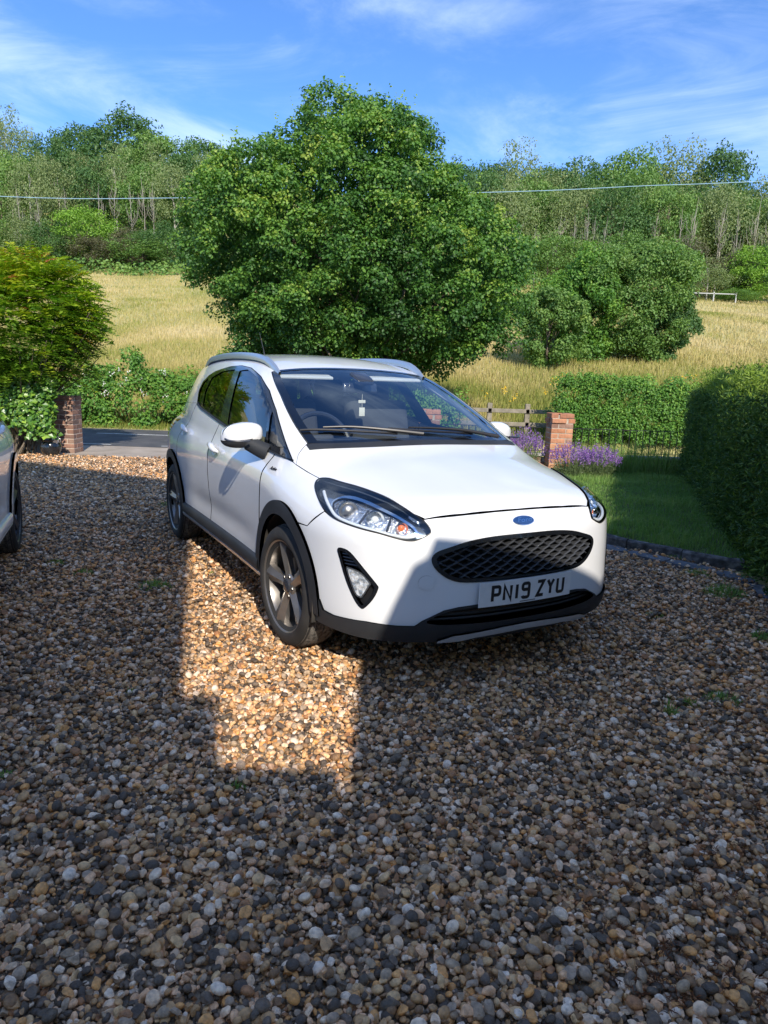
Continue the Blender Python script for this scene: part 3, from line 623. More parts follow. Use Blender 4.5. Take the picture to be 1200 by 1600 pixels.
        MB().add(V*s_, Q=fix(up)).build('mirror_cap', M['paint'], mr, True)
        MB().add((V+np.array([0, 0, -.003]))*s_, Q=fix(dn)).build('mirror_base', M['plastic'], mr, True)
        arm = crsmooth([(-.52, -.85, .975), (-.475, -.80, .945), (-.44, -.76, .925)], 4, False); MB().tube(arm*s_, np.linspace(.042, .05, len(arm)), 12).build('mirror_arm', M['plastic'], mr, True)
        ind = crsmooth([(-.50, -.985, 1.0), (-.455, -.97, .993), (-.435, -.92, .992), (-.43, -.87, .995)], 4, False); MB().tube(ind*s_, .0065, 6).build('indicator_strip', M['lampblack'], mr, True)
        V2 = np.array([(-.562, -.882+.1*math.cos(t), 1.025+.056*math.sin(t)) for t in th])*s_; MB().add(np.concatenate([V2, [(np.array([-.562, -.882, 1.025])*s_)]]), T=[(k, (k+1) % 32, 32) for k in range(32)]).build('mirror_glass', M['mirror'], mr)
    # door handles
    for side in (1, -1):
        s_ = f if side < 0 else np.array([1, 1, 1])
        for x0, z0 in ((-1.27, .862), (-2.20, .905)):
            h = empty('door_handle', parent=car)
            q = np.stack([np.linspace(-.115, .105, 12)+x0, z0+np.linspace(.012, -.012, 12)], 1); pts, nn = onbody('S', q)
            bow = np.sin(np.linspace(0, math.pi, 12))**.5
            tb = MB().tube(pts+nn*(.014+.024*bow)[:, None], .006+.013*bow**.7, 12); tb.V = [v*s_ for v in tb.V]; tb.build('grip', M['paint'], h, True)
            cup = [(x0+.062*math.cos(t)-.01, 0, z0-.006+.036*math.sin(t)) for t in th]; V, Nn, T = panelgeo('S', cup, .016, off=.0006, flange=0, gap=0)
            dd = np.hypot((V[:, 0]-x0+.01)/.062, (V[:, 2]-z0+.006)/.036); V = V-Nn*(.012*np.clip(1-dd**2, 0, 1)-.0015)[:, None]
            npmesh('handle_cup', V*s_, T if side > 0 else T[:, ::-1], M['paint'], h, True)
        # emblem lettering on the wing
        ep, en = onbody('S', [(-.235, .868)]); me = textmesh('Active', .03, .001, .15); me.materials.append(M['gloss']); eo = link('wing_lettering', me, car); place(eo, (ep[0]+en[0]*.003)*s_, en[0]*s_)
    # roof rails, aerial, wipers
    for side in (1, -1):
        q = np.linspace(0, 1, 26); xs = -.95-1.75*q; ys = -.545+.03*(1-q)**3+.03*q**2; zt = 1.3
        pts = np.stack([xs, ys], 1); pp, nn = onbody('T', pts); lift = .038*np.clip(np.minimum(q, 1-q)*9, 0, 1)**.6
        ctr = pp+np.array([0, 0, 1.])*lift[:, None]; w = .014
        prof = [(-w, -.030), (-w, .004), (-w*.6, .012), (w*.6, .012), (w, .004), (w, -.030)]; n = 26; sc = np.clip(np.minimum(q, 1-q)*14+.25, 0, 1)
        V = np.concatenate([ctr+np.stack([0*sc, a*(.5+.5*sc), np.where(b < 0, np.maximum(b, -lift-.01), b)*1.0], 1) for a, b in prof])
        if side < 0: V = V*f
        m = len(prof); Q = [(i*n+k, i*n+k+1, (i+1)*n+k+1, (i+1)*n+k) for i in range(m-1) for k in range(n-1)]
        MB().add(V, Q=Q).build('roof_rail', M['rail'], car, True)
    rp, _ = onbody('T', [(-2.72, 0)]); rp = rp[0]; MB().tube([rp, rp+[-.05, 0, .09], rp+[-.16, 0, .24]], [.009, .004, .002], 8).build('aerial', M['plastic'], car, True)
    for pts2, nm in (([(-.07, -.02, .035), (-.13, -.20, .03), (-.20, -.38, .022), (-.245, -.53, .016)], 0), ([(-.09, .50, .035), (-.13, .30, .028), (-.155, .12, .02), (-.17, -.05, .016)], 1)):
        wp = empty('wiper', parent=car)
        pp, nn = onbody('T', [(x, y) for x, y, _ in pts2]); c = crsmooth(pp+nn*np.array([l for _, _, l in pts2])[:, None], 5, False)
        MB().tube(c, np.linspace(.012, .005, len(c)), 8).build('wiper_arm', M['plateb'], wp, True)
        q0, q1 = np.array(pts2[1][:2]), np.array(pts2[3][:2]); e = (q1-q0); L = np.linspace(-.15, 1.35, 14); bl = q0+e*L[:, None]; bl[:, 0] += .02*np.sin(L*2)
        pp, nn = onbody('T', bl); MB().tube(pp+nn*.011, .007, 6).build('wiper_blade', M['plateb'], wp, True)
    pts, nn = onbody('T', [(-.04+.0*a-.10*(abs(a)/.66)**3, a) for a in np.linspace(-.66, .66, 40)]); 
    V = np.concatenate([pts+nn*.0025+np.array([.03, 0, -.012]), pts+nn*.006, pts+nn*.004+np.array([-.05, 0, .012])]); n = 40
    MB().add(V, Q=[(i*n+k, i*n+k+1, (i+1)*n+k+1, (i+1)*n+k) for i in range(2) for k in range(n-1)]).build('cowl', M['plastic'], car, True)
    # wheels
    def wheel(cx, side, steer=0.0):
        w = empty('wheel', (cx, -side*.755, WZ), (0 if side > 0 else math.pi)+steer, car)   # outer face towards -y
        hw = .0985
        prof = [(.205, .075), (.232, .090), (.236, .096), (.246, .100), (.262, .1005), (.282, .094), (.297, .083), (.304, .072)]
        ty = [(r, -y) for r, y in prof]+[(r, y) for r, y in prof[::-1]]
        MB().lathe([(r, y) for r, y in ty], 72, 'y').build('tyre', M['rubber'], w, True)
        mb = MB(); n = 72; ys = [-.080, -.046, -.042, -.038, -.004, 0, .004, .038, .042, .046, .080]; dp = [.300, .3105, .302, .3105, .3115, .303, .3115, .3105, .302, .3105, .300]
        mb.lathe(list(zip(dp, ys)), n, 'y')
        mb.build('tyre_tread', M['tread'], w, True)
        rim = [(.236, -.086), (.240, -.091), (.238, -.094), (.228, -.090), (.220, -.078), (.212, -.05), (.206, .03), (.215, .08), (.236, .09)]
        MB().lathe(rim, 64, 'y').build('rim', M['alloy'], w, True)
        MB().lathe([(.028, -.02), (.028, -.012), (.135, -.012), (.135, .0), (.06, .005)], 40, 'y').build('brake_disc', M['steel'], w, True)
        MB().lathe([(.0, .02), (.20, .02), (.212, .02)], 40, 'y').build('backing_plate', M['plateb'], w, True)
        for k in range(5):
            a = math.radians(90+14+72*k)
            # faceted spoke: broad blade with an off-centre ridge
            rs = [.030, .07, .12, .17, .215, .228]; wl = [.030, .030, .034, .042, .054, .058]; wr = [.028, .026, .028, .034, .044, .048]; yo = [-.066, -.070, -.076, -.082, -.085, -.080]; V = []
            for r, l, rr_, y in zip(rs, wl, wr, yo):
                tw = .10*(r-.03); 
                for dx, yy in ((-l*1.05, y+.040), (-l, y+.012), (-l*.15, y), (rr_, y+.020), (rr_*1.05, y+.045)):
                    V.append((r*math.cos(a+tw)-dx*math.sin(a+tw), yy, r*math.sin(a+tw)+dx*math.cos(a+tw)))
            Q = [(i*5+j, i*5+j+1, (i+1)*5+j+1, (i+1)*5+j) for i in range(5) for j in range(4)]
            MB().add(V, Q=Q).build('spoke', M['alloy'], w)
            b = a+math.radians(36); o = MB().lathe([(.0, -.066), (.008, -.066), (.0095, -.062), (.0095, -.045)], 6, 'y', (.052*math.cos(b), 0, .052*math.sin(b))).build('wheel_nut', M['nut'], w)
        MB().lathe([(.062, -.035), (.066, -.055), (.060, -.062), (.034, -.066)], 30, 'y').build('hub', M['alloy'], w, True)
        MB().lathe([(.034, -.066), (.033, -.073), (.028, -.075), (.0, -.076)], 30, 'y').build('centre_cap', M['lampblack'], w, True)
    for cx in (FAX, RAX):
        for side in (1, -1): wheel(cx, side, math.radians(4) if cx == FAX else 0)
    for cx in (FAX, RAX):
        for side in (1, -1):
            a = np.radians(np.linspace(-12, 192, 36)); R1 = .362; ys = [.835, .78, .55, .50]; rr_ = [1.0, 1.0, 1.0, .3]
            V = np.concatenate([np.stack([cx+R1*r*np.cos(a), np.full(36, -side*y), WZ+R1*r*np.sin(a)], 1) for y, r in zip(ys, rr_)]); n = 36
            MB().add(V, Q=[(i*n+k, i*n+k+1, (i+1)*n+k+1, (i+1)*n+k) for i in range(3) for k in range(n-1)]).build('arch_liner', M['liner'], car, True)
    # underside and cabin
    MB().box((-1.25, 0, .26), (3.5, 1.05, .10)).build('underbody', M['liner'], car, bevel=.03)
    MB().box((-1.25, 0, .33), (1.5, 1.55, .06)).build('cabin_floor', M['cabin'], car)
    V = []; prof = [(-.06, .99), (-.30, 1.0), (-.50, .975), (-.56, .93), (-.55, .70), (-.40, .55)]; ys = np.linspace(-.70, .70, 21)
    for x, z in prof: V += [(x-.10*(abs(y)/.7)**3*(z > .9), y, z-.035*(abs(y)/.7)**2+.028*math.exp(-((y+.36)/.14)**2)*(x < -.25)*(z > .9)) for y in ys]
    n = 21; MB().add(V, Q=[(i*n+k, i*n+k+1, (i+1)*n+k+1, (i+1)*n+k) for i in range(5) for k in range(n-1)]).build('dashboard', M['cabin'], car, True)
    sw = empty('steering_wheel', parent=car); tt = np.linspace(0, 2*math.pi, 37); cx, cy, cz = -.66, -.36, .955; ct, st = math.cos(math.radians(25)), math.sin(math.radians(25))
    ring = np.stack([cx-.185*np.sin(tt)*st, cy+.185*np.cos(tt), cz+.185*np.sin(tt)*ct], 1); MB().tube(ring, .016, 8, False).build('wheel_rim', M['lampblack'], sw, True)
    MB().box((cx+.01, cy, cz-.01), (.05, .15, .12)).build('wheel_hub', M['cabin'], sw, bevel=.02); MB().box((cx, cy, cz), (.02, .34, .03)).build('wheel_spoke', M['cabin'], sw, bevel=.008)
    def rbox(nm, c, d, mt, par, tilt=0, bev=.05):
        o = MB().box((0, 0, 0), d).build(nm, M[mt], par); md = o.modifiers.new('b', 'BEVEL'); md.width = bev; md.segments = 4; o.location = c; o.rotation_euler = (0, tilt, 0)
        for p in o.data.polygons: p.use_smooth = True
        return o
    for x, y in ((-1.22, -.36), (-1.22, .36), (-2.05, -.38), (-2.05, .38)):
        st_ = empty('car_seat', parent=car); rbox('seat_cushion', (x+.22, y, .62), (.50, .48, .16), 'seat', st_); rbox('seat_back', (x-.06, y, .90), (.14, .48, .58), 'seat', st_, math.radians(-16)); rbox('headrest', (x-.17, y, 1.235), (.09, .25, .16), 'seat', st_, math.radians(-12), .04)
    rm = empty('rear_view_mirror', parent=car); rbox('mirror_body', (-.885, 0, 1.275), (.03, .24, .065), 'lampblack', rm, math.radians(-15), .012); rbox('sensor_pod', (-.86, 0, 1.335), (.14, .12, .035), 'lampblack', rm, math.radians(23), .012)
    af = empty('hanging_air_freshener', parent=car); MB().tube([(-.885, .02, 1.25), (-.885, .02, 1.15)], .0015, 4).build('cord', M['tag'], af); rbox('card', (-.885, .02, 1.125), (.004, .04, .055), 'tag', af, 0, .001); rbox('charm', (-.885, .018, 1.19), (.006, .05, .02), 'tag', af, 0, .002)
    for s in (-1, 1): rbox('sun_visor', (-1.06, s*.33, 1.345), (.16, .38, .02), 'headlining', car, math.radians(12), .008)
    hp = [(-1.05, -.5), (-1.05, .5), (-2.9, .45), (-2.9, -.45)]; P('headlining', 'headlining', panelgeo('T', [(x, y, 0) for x, y in hp], .15, off=-.035, flange=0))
    for s in (-1, 1):
        pa = [(-.18, .95), (-.62, 1.16), (-1.0, 1.315)]; pts = np.array([(x, s*(y), z) for (x, z), y in zip(pa, (.685, .615, .555))]); MB().tube(pts, .02, 8).build('pillar_trim', M['headlining'], car, True)
    return car
CX, CY, CYAW = 0.2441, 3.7391, -1.0686
car = build_car(); car.location = (CX, CY, .006); car.rotation_euler = (0, 0, CYAW)
tag(car, 'white five-door hatchback with black wheel-arch cladding and plate PN19 ZYU on the gravel', 'car', 'cars parked on the gravel')
# second car: same family of shape, painted sills and arches, only its tail shows at the frame edge
def copy_tree(o, parent=None):
    c = o.copy(); COL.objects.link(c); c.parent = parent
    for ch in o.children: copy_tree(ch, c)
    return c
M['paint2'] = mat('pearl_white_paint', (.80, .82, .83), .28, coat=1.0, noise=(2.2, 4, ((.78, .80, .81), (.82, .84, .85)), .35, .65))
M['alloy2'] = mat('dark_grey_alloy', (.13, .13, .14), .3, metal=.7)
car2 = copy_tree(car)
car2.name = 'white_car'
def over(o):
    if o.type == 'MESH' and o.material_slots:
        m = o.material_slots[0].material; new = None
        if m == M['paint'] or o.name.split('.')[0] in ('arch_cladding', 'sill_cladding', 'sill_strip'): new = M['paint2']
        elif m == M['alloy']: new = M['alloy2']
        if new: o.material_slots[0].link = 'OBJECT'; o.material_slots[0].material = new
    for c in list(o.children):
        if c.name.split('.')[0] in ('number_plate', 'badge', 'wing_lettering', 'roof_rail', 'tow_eye_cover'):
            def kill(x):
                for y in list(x.children): kill(y)
                bpy.data.objects.remove(x)
            kill(c)
        else: over(c)
over(car2)
a2 = math.radians(22); fw = Vector((math.sin(a2), -math.cos(a2), 0)); lf = Vector((math.cos(a2), math.sin(a2), 0))
o2 = Vector((-2.672, 4.95, 0))+fw*2.493-lf*.85
car2.location = (o2.x, o2.y, .006); car2.rotation_euler = (0, 0, math.atan2(fw.y, fw.x))
tag(car2, 'white car cut off by the frame edge, only its rear wheel and flank showing', 'car', 'cars parked on the gravel')
# ------------------------------------------------------------------ ground, road, lawn
def hroad(X): return -.55*sstep(-2.0, 3.5, X)
def height(X, Y):
    X = np.asarray(X, float); Y = np.asarray(Y, float)
    t = np.maximum(Y-17.2, 0); z = .168*(np.sqrt(t*t+4)-2)+np.maximum(Y-104, 0)*.16+np.maximum(Y-125, 0)*.06
    z = np.where(Y > 190, np.minimum(z, z*0+46), z)
    z = z+(fbm(X*.045+5, Y*.045, 3)-.5)*2.0*sstep(18, 50, Y)
    z = z+hroad(X)*sstep(11.0, 11.7, Y)*(1-sstep(15.3, 16.3, Y))
    return z
M['soil'] = mat('field_soil_and_grass', rough=.95, noise=(.16, 6, ((.19, .22, .055), (.40, .36, .13), (.48, .42, .18), (.27, .29, .08)), .30, .72), bump=(9, .8, .12))
def grid_sheet(name, xs, ys, zf, mt, keep=None):
    X, Y = np.meshgrid(xs, ys); Z = zf(X, Y); n = len(xs); V = np.stack([X, Y, Z], -1).reshape(-1, 3)
    i, j = np.meshgrid(np.arange(len(ys)-1), np.arange(n-1), indexing='ij'); a = (i*n+j).ravel(); Q = np.stack([a, a+1, a+n+1, a+n], 1)
    if keep is not None: c = V[Q].mean(1); Q = Q[keep(c[:, 0], c[:, 1])]
    return npmesh(name, V, [Q], mt, None, True)
xs = np.concatenate([np.linspace(-420, -60, 25)[:-1], np.linspace(-60, 60, 121), np.linspace(60, 420, 25)[1:]])
ys = np.concatenate([np.linspace(-120, -5, 12)[:-1], np.linspace(-5, 10.8, 18)[:-1], np.linspace(10.8, 17, 26)[:-1], np.linspace(17, 130, 90)[:-1], np.linspace(130, 420, 30)])
g = grid_sheet('ground', xs, ys, lambda X, Y: height(X, Y)-.012, M['soil']); tag(g, kind='structure')
M['asphalt'] = mat('asphalt', rough=.85, noise=(3.0, 8, ((.060, .061, .066), (.115, .112, .112)), .3, .7), bump=(140, .5, .004))
M['apron'] = mat('worn_apron', rough=.9, noise=(2.5, 8, ((.30, .25, .20), (.46, .39, .32)), .3, .7), bump=(90, .6, .006))
M['roadpaint'] = mat('road_paint', rough=.7, noise=(18, 6, ((.35, .35, .34), (.72, .72, .70)), .32, .5))
ry = lambda X: 0*X
r = grid_sheet('road', np.linspace(-80, 80, 161), np.linspace(12.15, 15.55, 8), lambda X, Y: height(X, Y)+.004, M['asphalt']); tag(r, kind='structure')
r = grid_sheet('driveway_apron', np.linspace(-5.6, 0.3, 30), np.linspace(10.55, 12.25, 10), lambda X, Y: height(X, Y)+.0, M['apron']); tag(r, kind='structure')
k = 0
for x0 in np.arange(-34, 30, 4.0):
    o = grid_sheet('road_marking', np.linspace(x0, x0+2.2, 8), np.array([14.35, 14.44]), lambda X, Y: height(X, Y)+.008, M['roadpaint']); tag(o, kind='structure')
for x0 in np.arange(-34, 30, 2.0):
    o = grid_sheet('road_marking', np.linspace(x0, x0+1.1, 6), np.array([12.30, 12.37]), lambda X, Y: height(X, Y)+.008, M['roadpaint']); tag(o, kind='structure')
DRIVE = np.array([(-11, -1.2), (-11, 10.3), (-6.2, 10.35), (-5.3, 10.62), (.35, 10.62), (.55, 10.3), (.8, 9.2), (1.15, 7.3), (1.55, 6.35), (1.95, 5.72), (2.3, 5.42), (2.6, 5.12), (2.66, 4.6), (2.72, 3.0), (2.8, -1.2)])
LAWN = np.array([(.55, 10.5), (.82, 9.25), (1.2, 7.4), (1.6, 6.45), (2.0, 5.85), (2.35, 5.52), (2.66, 5.22), (3.3, 5.0), (6.5, 10.0), (6.5, 10.66), (.55, 10.66)])
def poly_sheet(name, poly, z, mt, res=.4):
    pl = densify(poly, res); gx_, gy_ = np.meshgrid(np.arange(pl[:, 0].min(), pl[:, 0].max(), res), np.arange(pl[:, 1].min(), pl[:, 1].max(), res)); q = np.stack([gx_.ravel(), gy_.ravel()], 1); q = q[pip(q, pl) & (pdist(q, pl) > res*.4)]
    ov, oe, of, *_ = delaunay_2d_cdt([Vector(v) for v in np.concatenate([pl, q]).tolist()], [(i, (i+1) % len(pl)) for i in range(len(pl))], [], 0, 1e-6)
    v = np.array([tuple(a) for a in ov]); T = np.array([f for f in of if len(f) == 3]); T = T[pip(v[T].mean(1), pl)]
    a = v[T]; cr_ = (a[:, 1, 0]-a[:, 0, 0])*(a[:, 2, 1]-a[:, 0, 1])-(a[:, 1, 1]-a[:, 0, 1])*(a[:, 2, 0]-a[:, 0, 0]); T[cr_ < 0] = T[cr_ < 0][:, ::-1]
    return npmesh(name, np.concatenate([v, np.full((len(v), 1), z)], 1), T, mt)
M['drivebase'] = mat('gravel_bed', rough=.95, noise=(55, 6, ((.10, .08, .06), (.32, .24, .16), (.44, .34, .23)), .3, .72), bump=(70, 1.0, .01))
M['lawnsoil'] = mat('lawn_soil', rough=.95, noise=(4, 6, ((.03, .05, .015), (.09, .11, .035)), .3, .7))
tag(poly_sheet('driveway_bed', DRIVE, .0, M['drivebase'], .5), kind='structure'); tag(poly_sheet('lawn', LAWN, .055, M['lawnsoil'], .4), kind='structure')
# gravel: loose flint pebbles
def pebble(seed, angular):
    r = np.random.default_rng(seed); import bmesh
    bm = bmesh.new(); bmesh.ops.create_icosphere(bm, subdivisions=2, radius=.5); V = np.array([v.co[:] for v in bm.verts])
    sc = np.array([1.0, r.uniform(.62, .9), r.uniform(.45, .68)])
    d = r.normal(size=(7, 3)); d /= np.linalg.norm(d, axis=1, keepdims=True); u = V/np.linalg.norm(V, axis=1, keepdims=True)
    for k in range(7): V = V+u*(.05 if not angular else .07)*np.clip(u@d[k], 0, 1)[:, None]**2*r.uniform(-1, 1)
    if angular:
        for k in range(6):
            n = r.normal(size=3); n /= np.linalg.norm(n); c = r.uniform(.22, .38); s = V@n; V = V-np.maximum(s-c, 0)[:, None]*n
    V = V*sc
    for v, c in zip(bm.verts, V): v.co = c
    me = bpy.data.meshes.new('pebble'); bm.to_mesh(me); bm.free()
    for p in me.polygons: p.use_smooth = not angular
    return me
PEB = [(0, (0.101, 0.073, 0.05)), (0.1, (0.572, 0.342, 0.156)), (0.19, (0.292, 0.166, 0.077)), (0.27, (0.902, 0.541, 0.299)), (0.36, (0.133, 0.101, 0.069)), (0.43, (0.95, 0.686, 0.456)), (0.49, (0.473, 0.351, 0.23)), (0.57, (0.836, 0.418, 0.14)), (0.63, (0.46, 0.342, 0.239)), (0.69, (0.95, 0.749, 0.547)), (0.74, (0.66, 0.389, 0.177)), (0.81, (0.186, 0.137, 0.096)), (0.87, (0.792, 0.513, 0.251)), (0.92, (0.44, 0.209, 0.088)), (0.965, (0.95, 0.786, 0.613))]
M['pebble'] = mat('flint_pebbles', rough=.45, objrand=PEB, noise=(2.2, 6, ((.55, .54, .55), (1.35, 1.28, 1.2)), .3, .7), bump=(9, .3, .08))
pcol = bpy.data.collections.new('pebble_shapes')
for i in range(10):
    me = pebble(100+i, i % 5 in (1, 2, 4)); me.materials.append(M['pebble']); pcol.objects.link(bpy.data.objects.new('pebble_shape_%02d' % i, me))
def scatter_gravel():
    P = []
    def layer(y0, y1, dens, marg):
        n = int(dens*(y1-y0)*2*(0.62*y1+marg)); X = RNG.uniform(-(.62*y1+marg), .62*y1+marg, n); Y = RNG.uniform(y0, y1, n)
        k = (np.abs(X) < .60*Y+marg); return np.stack([X[k], Y[k]], 1)
    for y0, y1, d, mg in ((.8, 2, 12500, .5), (2, 3.2, 10500, .6), (3.2, 5, 7000, .7), (5, 7.5, 2900, .9), (7.5, 10.7, 1900, .8)): P.append(layer(y0, y1, d, mg))
    P = np.concatenate(P); ed = pdist(P, DRIVE); ins = pip(P, DRIVE)
    P = P[ins]; ed = ed[ins]
    # thin out where soil and moss show along the lawn edge
    n = len(P); und = fbm(P[:, 0]*1.1, P[:, 1]*1.1, 3)
    s = RNG.gamma(5, .0178/5, n)*(1+.10*(und-.5)); s = np.clip(s, .008, .040)*np.where(P[:, 1] > 5, 1.12, 1.0)
    z = s*RNG.uniform(.05, .85, n)+.008*(und-.4)
    rot = np.stack([RNG.normal(0, .38, n), RNG.normal(0, .38, n), RNG.uniform(0, 6.283, n)], 1)
    me = bpy.data.meshes.new('gravel'); me.vertices.add(n); me.vertices.foreach_set('co', np.concatenate([P, z[:, None]], 1).astype(np.float32).ravel())
    for nm, ty, dat, key in (('rot', 'FLOAT_VECTOR', rot, 'vector'), ('siz', 'FLOAT', s, 'value'), ('idx', 'INT', RNG.integers(0, 10, n), 'value')):
        a = me.attributes.new(nm, ty, 'POINT'); a.data.foreach_set(key, np.asarray(dat, np.int32 if ty == 'INT' else np.float32).ravel())
    o = link('gravel', me); ng = bpy.data.node_groups.new('gravel_scatter', 'GeometryNodeTree')
    ng.interface.new_socket('Geometry', in_out='INPUT', socket_type='NodeSocketGeometry'); ng.interface.new_socket('Geometry', in_out='OUTPUT', socket_type='NodeSocketGeometry')
    gi = N(ng, 'NodeGroupInput'); go = N(ng, 'NodeGroupOutput'); ip = N(ng, 'GeometryNodeInstanceOnPoints'); ci = N(ng, 'GeometryNodeCollectionInfo')
    ci.inputs['Collection'].default_value = pcol; ci.inputs['Separate Children'].default_value = True; ci.inputs['Reset Children'].default_value = True
    def na(nm, ty): q = N(ng, 'GeometryNodeInputNamedAttribute', data_type=ty); q.inputs['Name'].default_value = nm; return q.outputs['Attribute']
    ip.inputs['Pick Instance'].default_value = True
    L = ng.links.new; L(gi.outputs[0], ip.inputs['Points']); L(ci.outputs[0], ip.inputs['Instance']); L(na('idx', 'INT'), ip.inputs['Instance Index']); L(na('rot', 'FLOAT_VECTOR'), ip.inputs['Rotation']); L(na('siz', 'FLOAT'), ip.inputs['Scale']); L(ip.outputs[0], go.inputs[0])
    o.modifiers.new('scatter', 'NODES').node_group = ng
    me.materials.append(M['pebble'])
    tag(o, 'mixed flint gravel of grey, tan and white pebbles covering the driveway', 'gravel', kind='stuff'); return n
NG = scatter_gravel(); print('pebbles', NG)

# ------------------------------------------------------------------ house behind the camera (casts the shade over the drive)
M['render'] = mat('cream_render', (.74, .71, .64), .9, noise=(5, 5, ((.68, .65, .58), (.80, .77, .70)), .3, .7), bump=(60, .4, .004))
M['rooftile'] = mat('brown_roof_tile', (.16, .085, .06), .85, noise=(7, 5, ((.11, .06, .045), (.22, .12, .08)), .3, .7), bump=(12, .8, .02))
M['hwin'] = mat('house_window_glass', (.03, .035, .04), .06, coat=.5); M['upvc'] = mat('white_window_frame', (.75, .75, .73), .4)
def prism(profile, y0, y1):
    p = np.array(profile, float); n = len(p); V = np.concatenate([np.stack([p[:, 0], np.full(n, y), p[:, 1]], 1) for y in (y0, y1)])
    ov, oe, of, *_ = delaunay_2d_cdt([Vector(v) for v in p.tolist()], [(i, (i+1) % n) for i in range(n)], [], 0, 1e-6); T = np.array([f for f in of if len(f) == 3]); T = T[pip(p[T].mean(1), p)]
    return MB().add(V, T=np.concatenate([T, T[:, ::-1]+n]), Q=[(i, (i+1) % n, n+(i+1) % n, n+i) for i in range(n)])
ha0 = None
def winpart(par, x, z, w, h, y):
    f_ = MB(); 
    for dx, dz, ww, hh in ((0, h/2, w, .07), (0, -h/2, w, .07), (-w/2, 0, .07, h), (w/2, 0, .07, h), (0, 0, .06, h)): f_.box((x+dx, y+.03, z+dz), (ww, .08, hh))
    o = f_.build('window', M['upvc'], par); o.location = -ha0; MB().box((x, y+.012, z), (w, .02, h)).build('pane', M['hwin'], o)
YA, YB = -2.0, -.5
ha = empty('house', (-1.5, YA-2.5, 0)); ha0 = Vector(ha.location)
def hp(o): o.location = -ha0; return o
def build_house():
    o = prism([(-3.9, 0), (.425, 0), (.425, 6.98), (-2.4, 8.2), (-3.9, 7.5)], YA, YA-5).build('wall', M['render'], ha); hp(o)
    for pr in ([(.43, 6.99), (.43, 7.09), (-2.4, 8.32), (-2.4, 8.22)], [(-2.4, 8.22), (-2.4, 8.32), (-4.0, 7.57), (-4.0, 7.47)]): hp(prism(pr, YA+.05, YA-5.2).build('roof', M['rooftile'], ha))
    for x, z in ((-2.6, 1.4), (-1.7, 4.6)):
        winpart(ha, x, z, 1.6, 1.2, YA)
    d = MB().box((-.7, YA+.03, 1.02), (.95, .08, 2.04)).build('door', M['rooftile'], ha); hp(d); MB().box((-.35, YA+.1, 1.0), (.03, .05, .12)).build('handle', M['steel'], d)
    # lower link wall with a stepped top
    hp(MB().box((.50, YA-.15, 1.65), (.14, .3, 3.30)).build('link_pier', M['render'], ha)); hp(MB().box((.77, YA-.16, 1.475), (.41, .28, 2.95)).build('link_wall', M['render'], ha))
    # unseen wing, its roofline shaped to set the shade edges on lawn and hedge
    pts = [(.93, 0), (.93, 2.72), (1.01, 2.90), (1.10, 2.96), (2.12, 3.0), (3.9, 4.80), (4.3, 4.92), (5.2, 5.98), (6.1, 7.5), (7.25, 8.6), (9.3, 6.6), (9.3, 0)]
    hp(prism(pts, YB, YB-5).build('wing_wall', M['render'], ha))
    up = lambda a, b, t=.10: [a, b, (b[0], b[1]+t), (a[0], a[1]+t)]
    for a, b in (((1.10, 2.965), (2.12, 3.005)), ((2.12, 3.005), (3.9, 4.805)), ((3.9, 4.805), (4.3, 4.925)), ((4.3, 4.925), (5.2, 5.985)), ((5.2, 5.985), (6.1, 7.505)), ((6.1, 7.505), (7.25, 8.605)), ((7.25, 8.605), (9.4, 6.5))): hp(prism(up(a, b, .05), YB+.03, YB-5.1).build('wing_roof', M['rooftile'], ha))
    for x, z in ((4.6, 1.4), (7.6, 1.4), (7.0, 4.4)):
        winpart(ha, x, z, 1.8, 1.2, YB)
build_house()
tag(ha, 'cream house behind the viewer whose roofline shades the drive', 'house')

# ------------------------------------------------------------------ brick piers, low wall, railings, coping
BR = [(0, (.42, .19, .10)), (.18, (.48, .23, .13)), (.36, (.37, .17, .10)), (.52, (.52, .27, .15)), (.68, (.26, .15, .11)), (.80, (.46, .24, .15)), (.92, (.31, .19, .14))]
M['brick'] = mat('red_brick', rough=.9, objrand=BR, noise=(22, 5, ((.75, .75, .75), (1.2, 1.15, 1.1)), .3, .7), bump=(60, .5, .003))
M['brickb'] = mat('brown_brick', rough=.9, objrand=[(0, (.24, .135, .10)), (.25, (.30, .17, .125)), (.5, (.20, .12, .095)), (.75, (.27, .18, .14)), (.9, (.16, .105, .09))], noise=(22, 5, ((.75, .75, .75), (1.2, 1.15, 1.1)), .3, .7), bump=(60, .5, .003))
M['mortar'] = mat('mortar', (.42, .37, .30), .95, noise=(25, 4, ((.34, .30, .24), (.5, .45, .37)), .3, .7)); M['mortarp'] = mat('pale_mortar', (.55, .46, .38), .95)
def brickmesh(l, w, h, name='brick', seed=0, ch=.004):
    import bmesh
    bm = bmesh.new(); bmesh.ops.create_cube(bm, size=1.0)
    for v in bm.verts: v.co = (v.co.x*l, v.co.y*w, v.co.z*h)
    bmesh.ops.bevel(bm, geom=list(bm.edges), offset=ch, segments=1, affect='EDGES')
    r = np.random.default_rng(seed)
    for v in bm.verts: v.co += Vector(r.normal(0, .0008, 3))
    me = bpy.data.meshes.new(name); bm.to_mesh(me); bm.free(); return me
SB = [brickmesh(.215, .1025, .065, seed=i) for i in range(4)]
for m_ in SB: m_.materials.append(M['brick'])
SBB = [brickmesh(.215, .1025, .065, seed=10+i) for i in range(4)]
for m_ in SBB: m_.materials.append(M['brickb'])
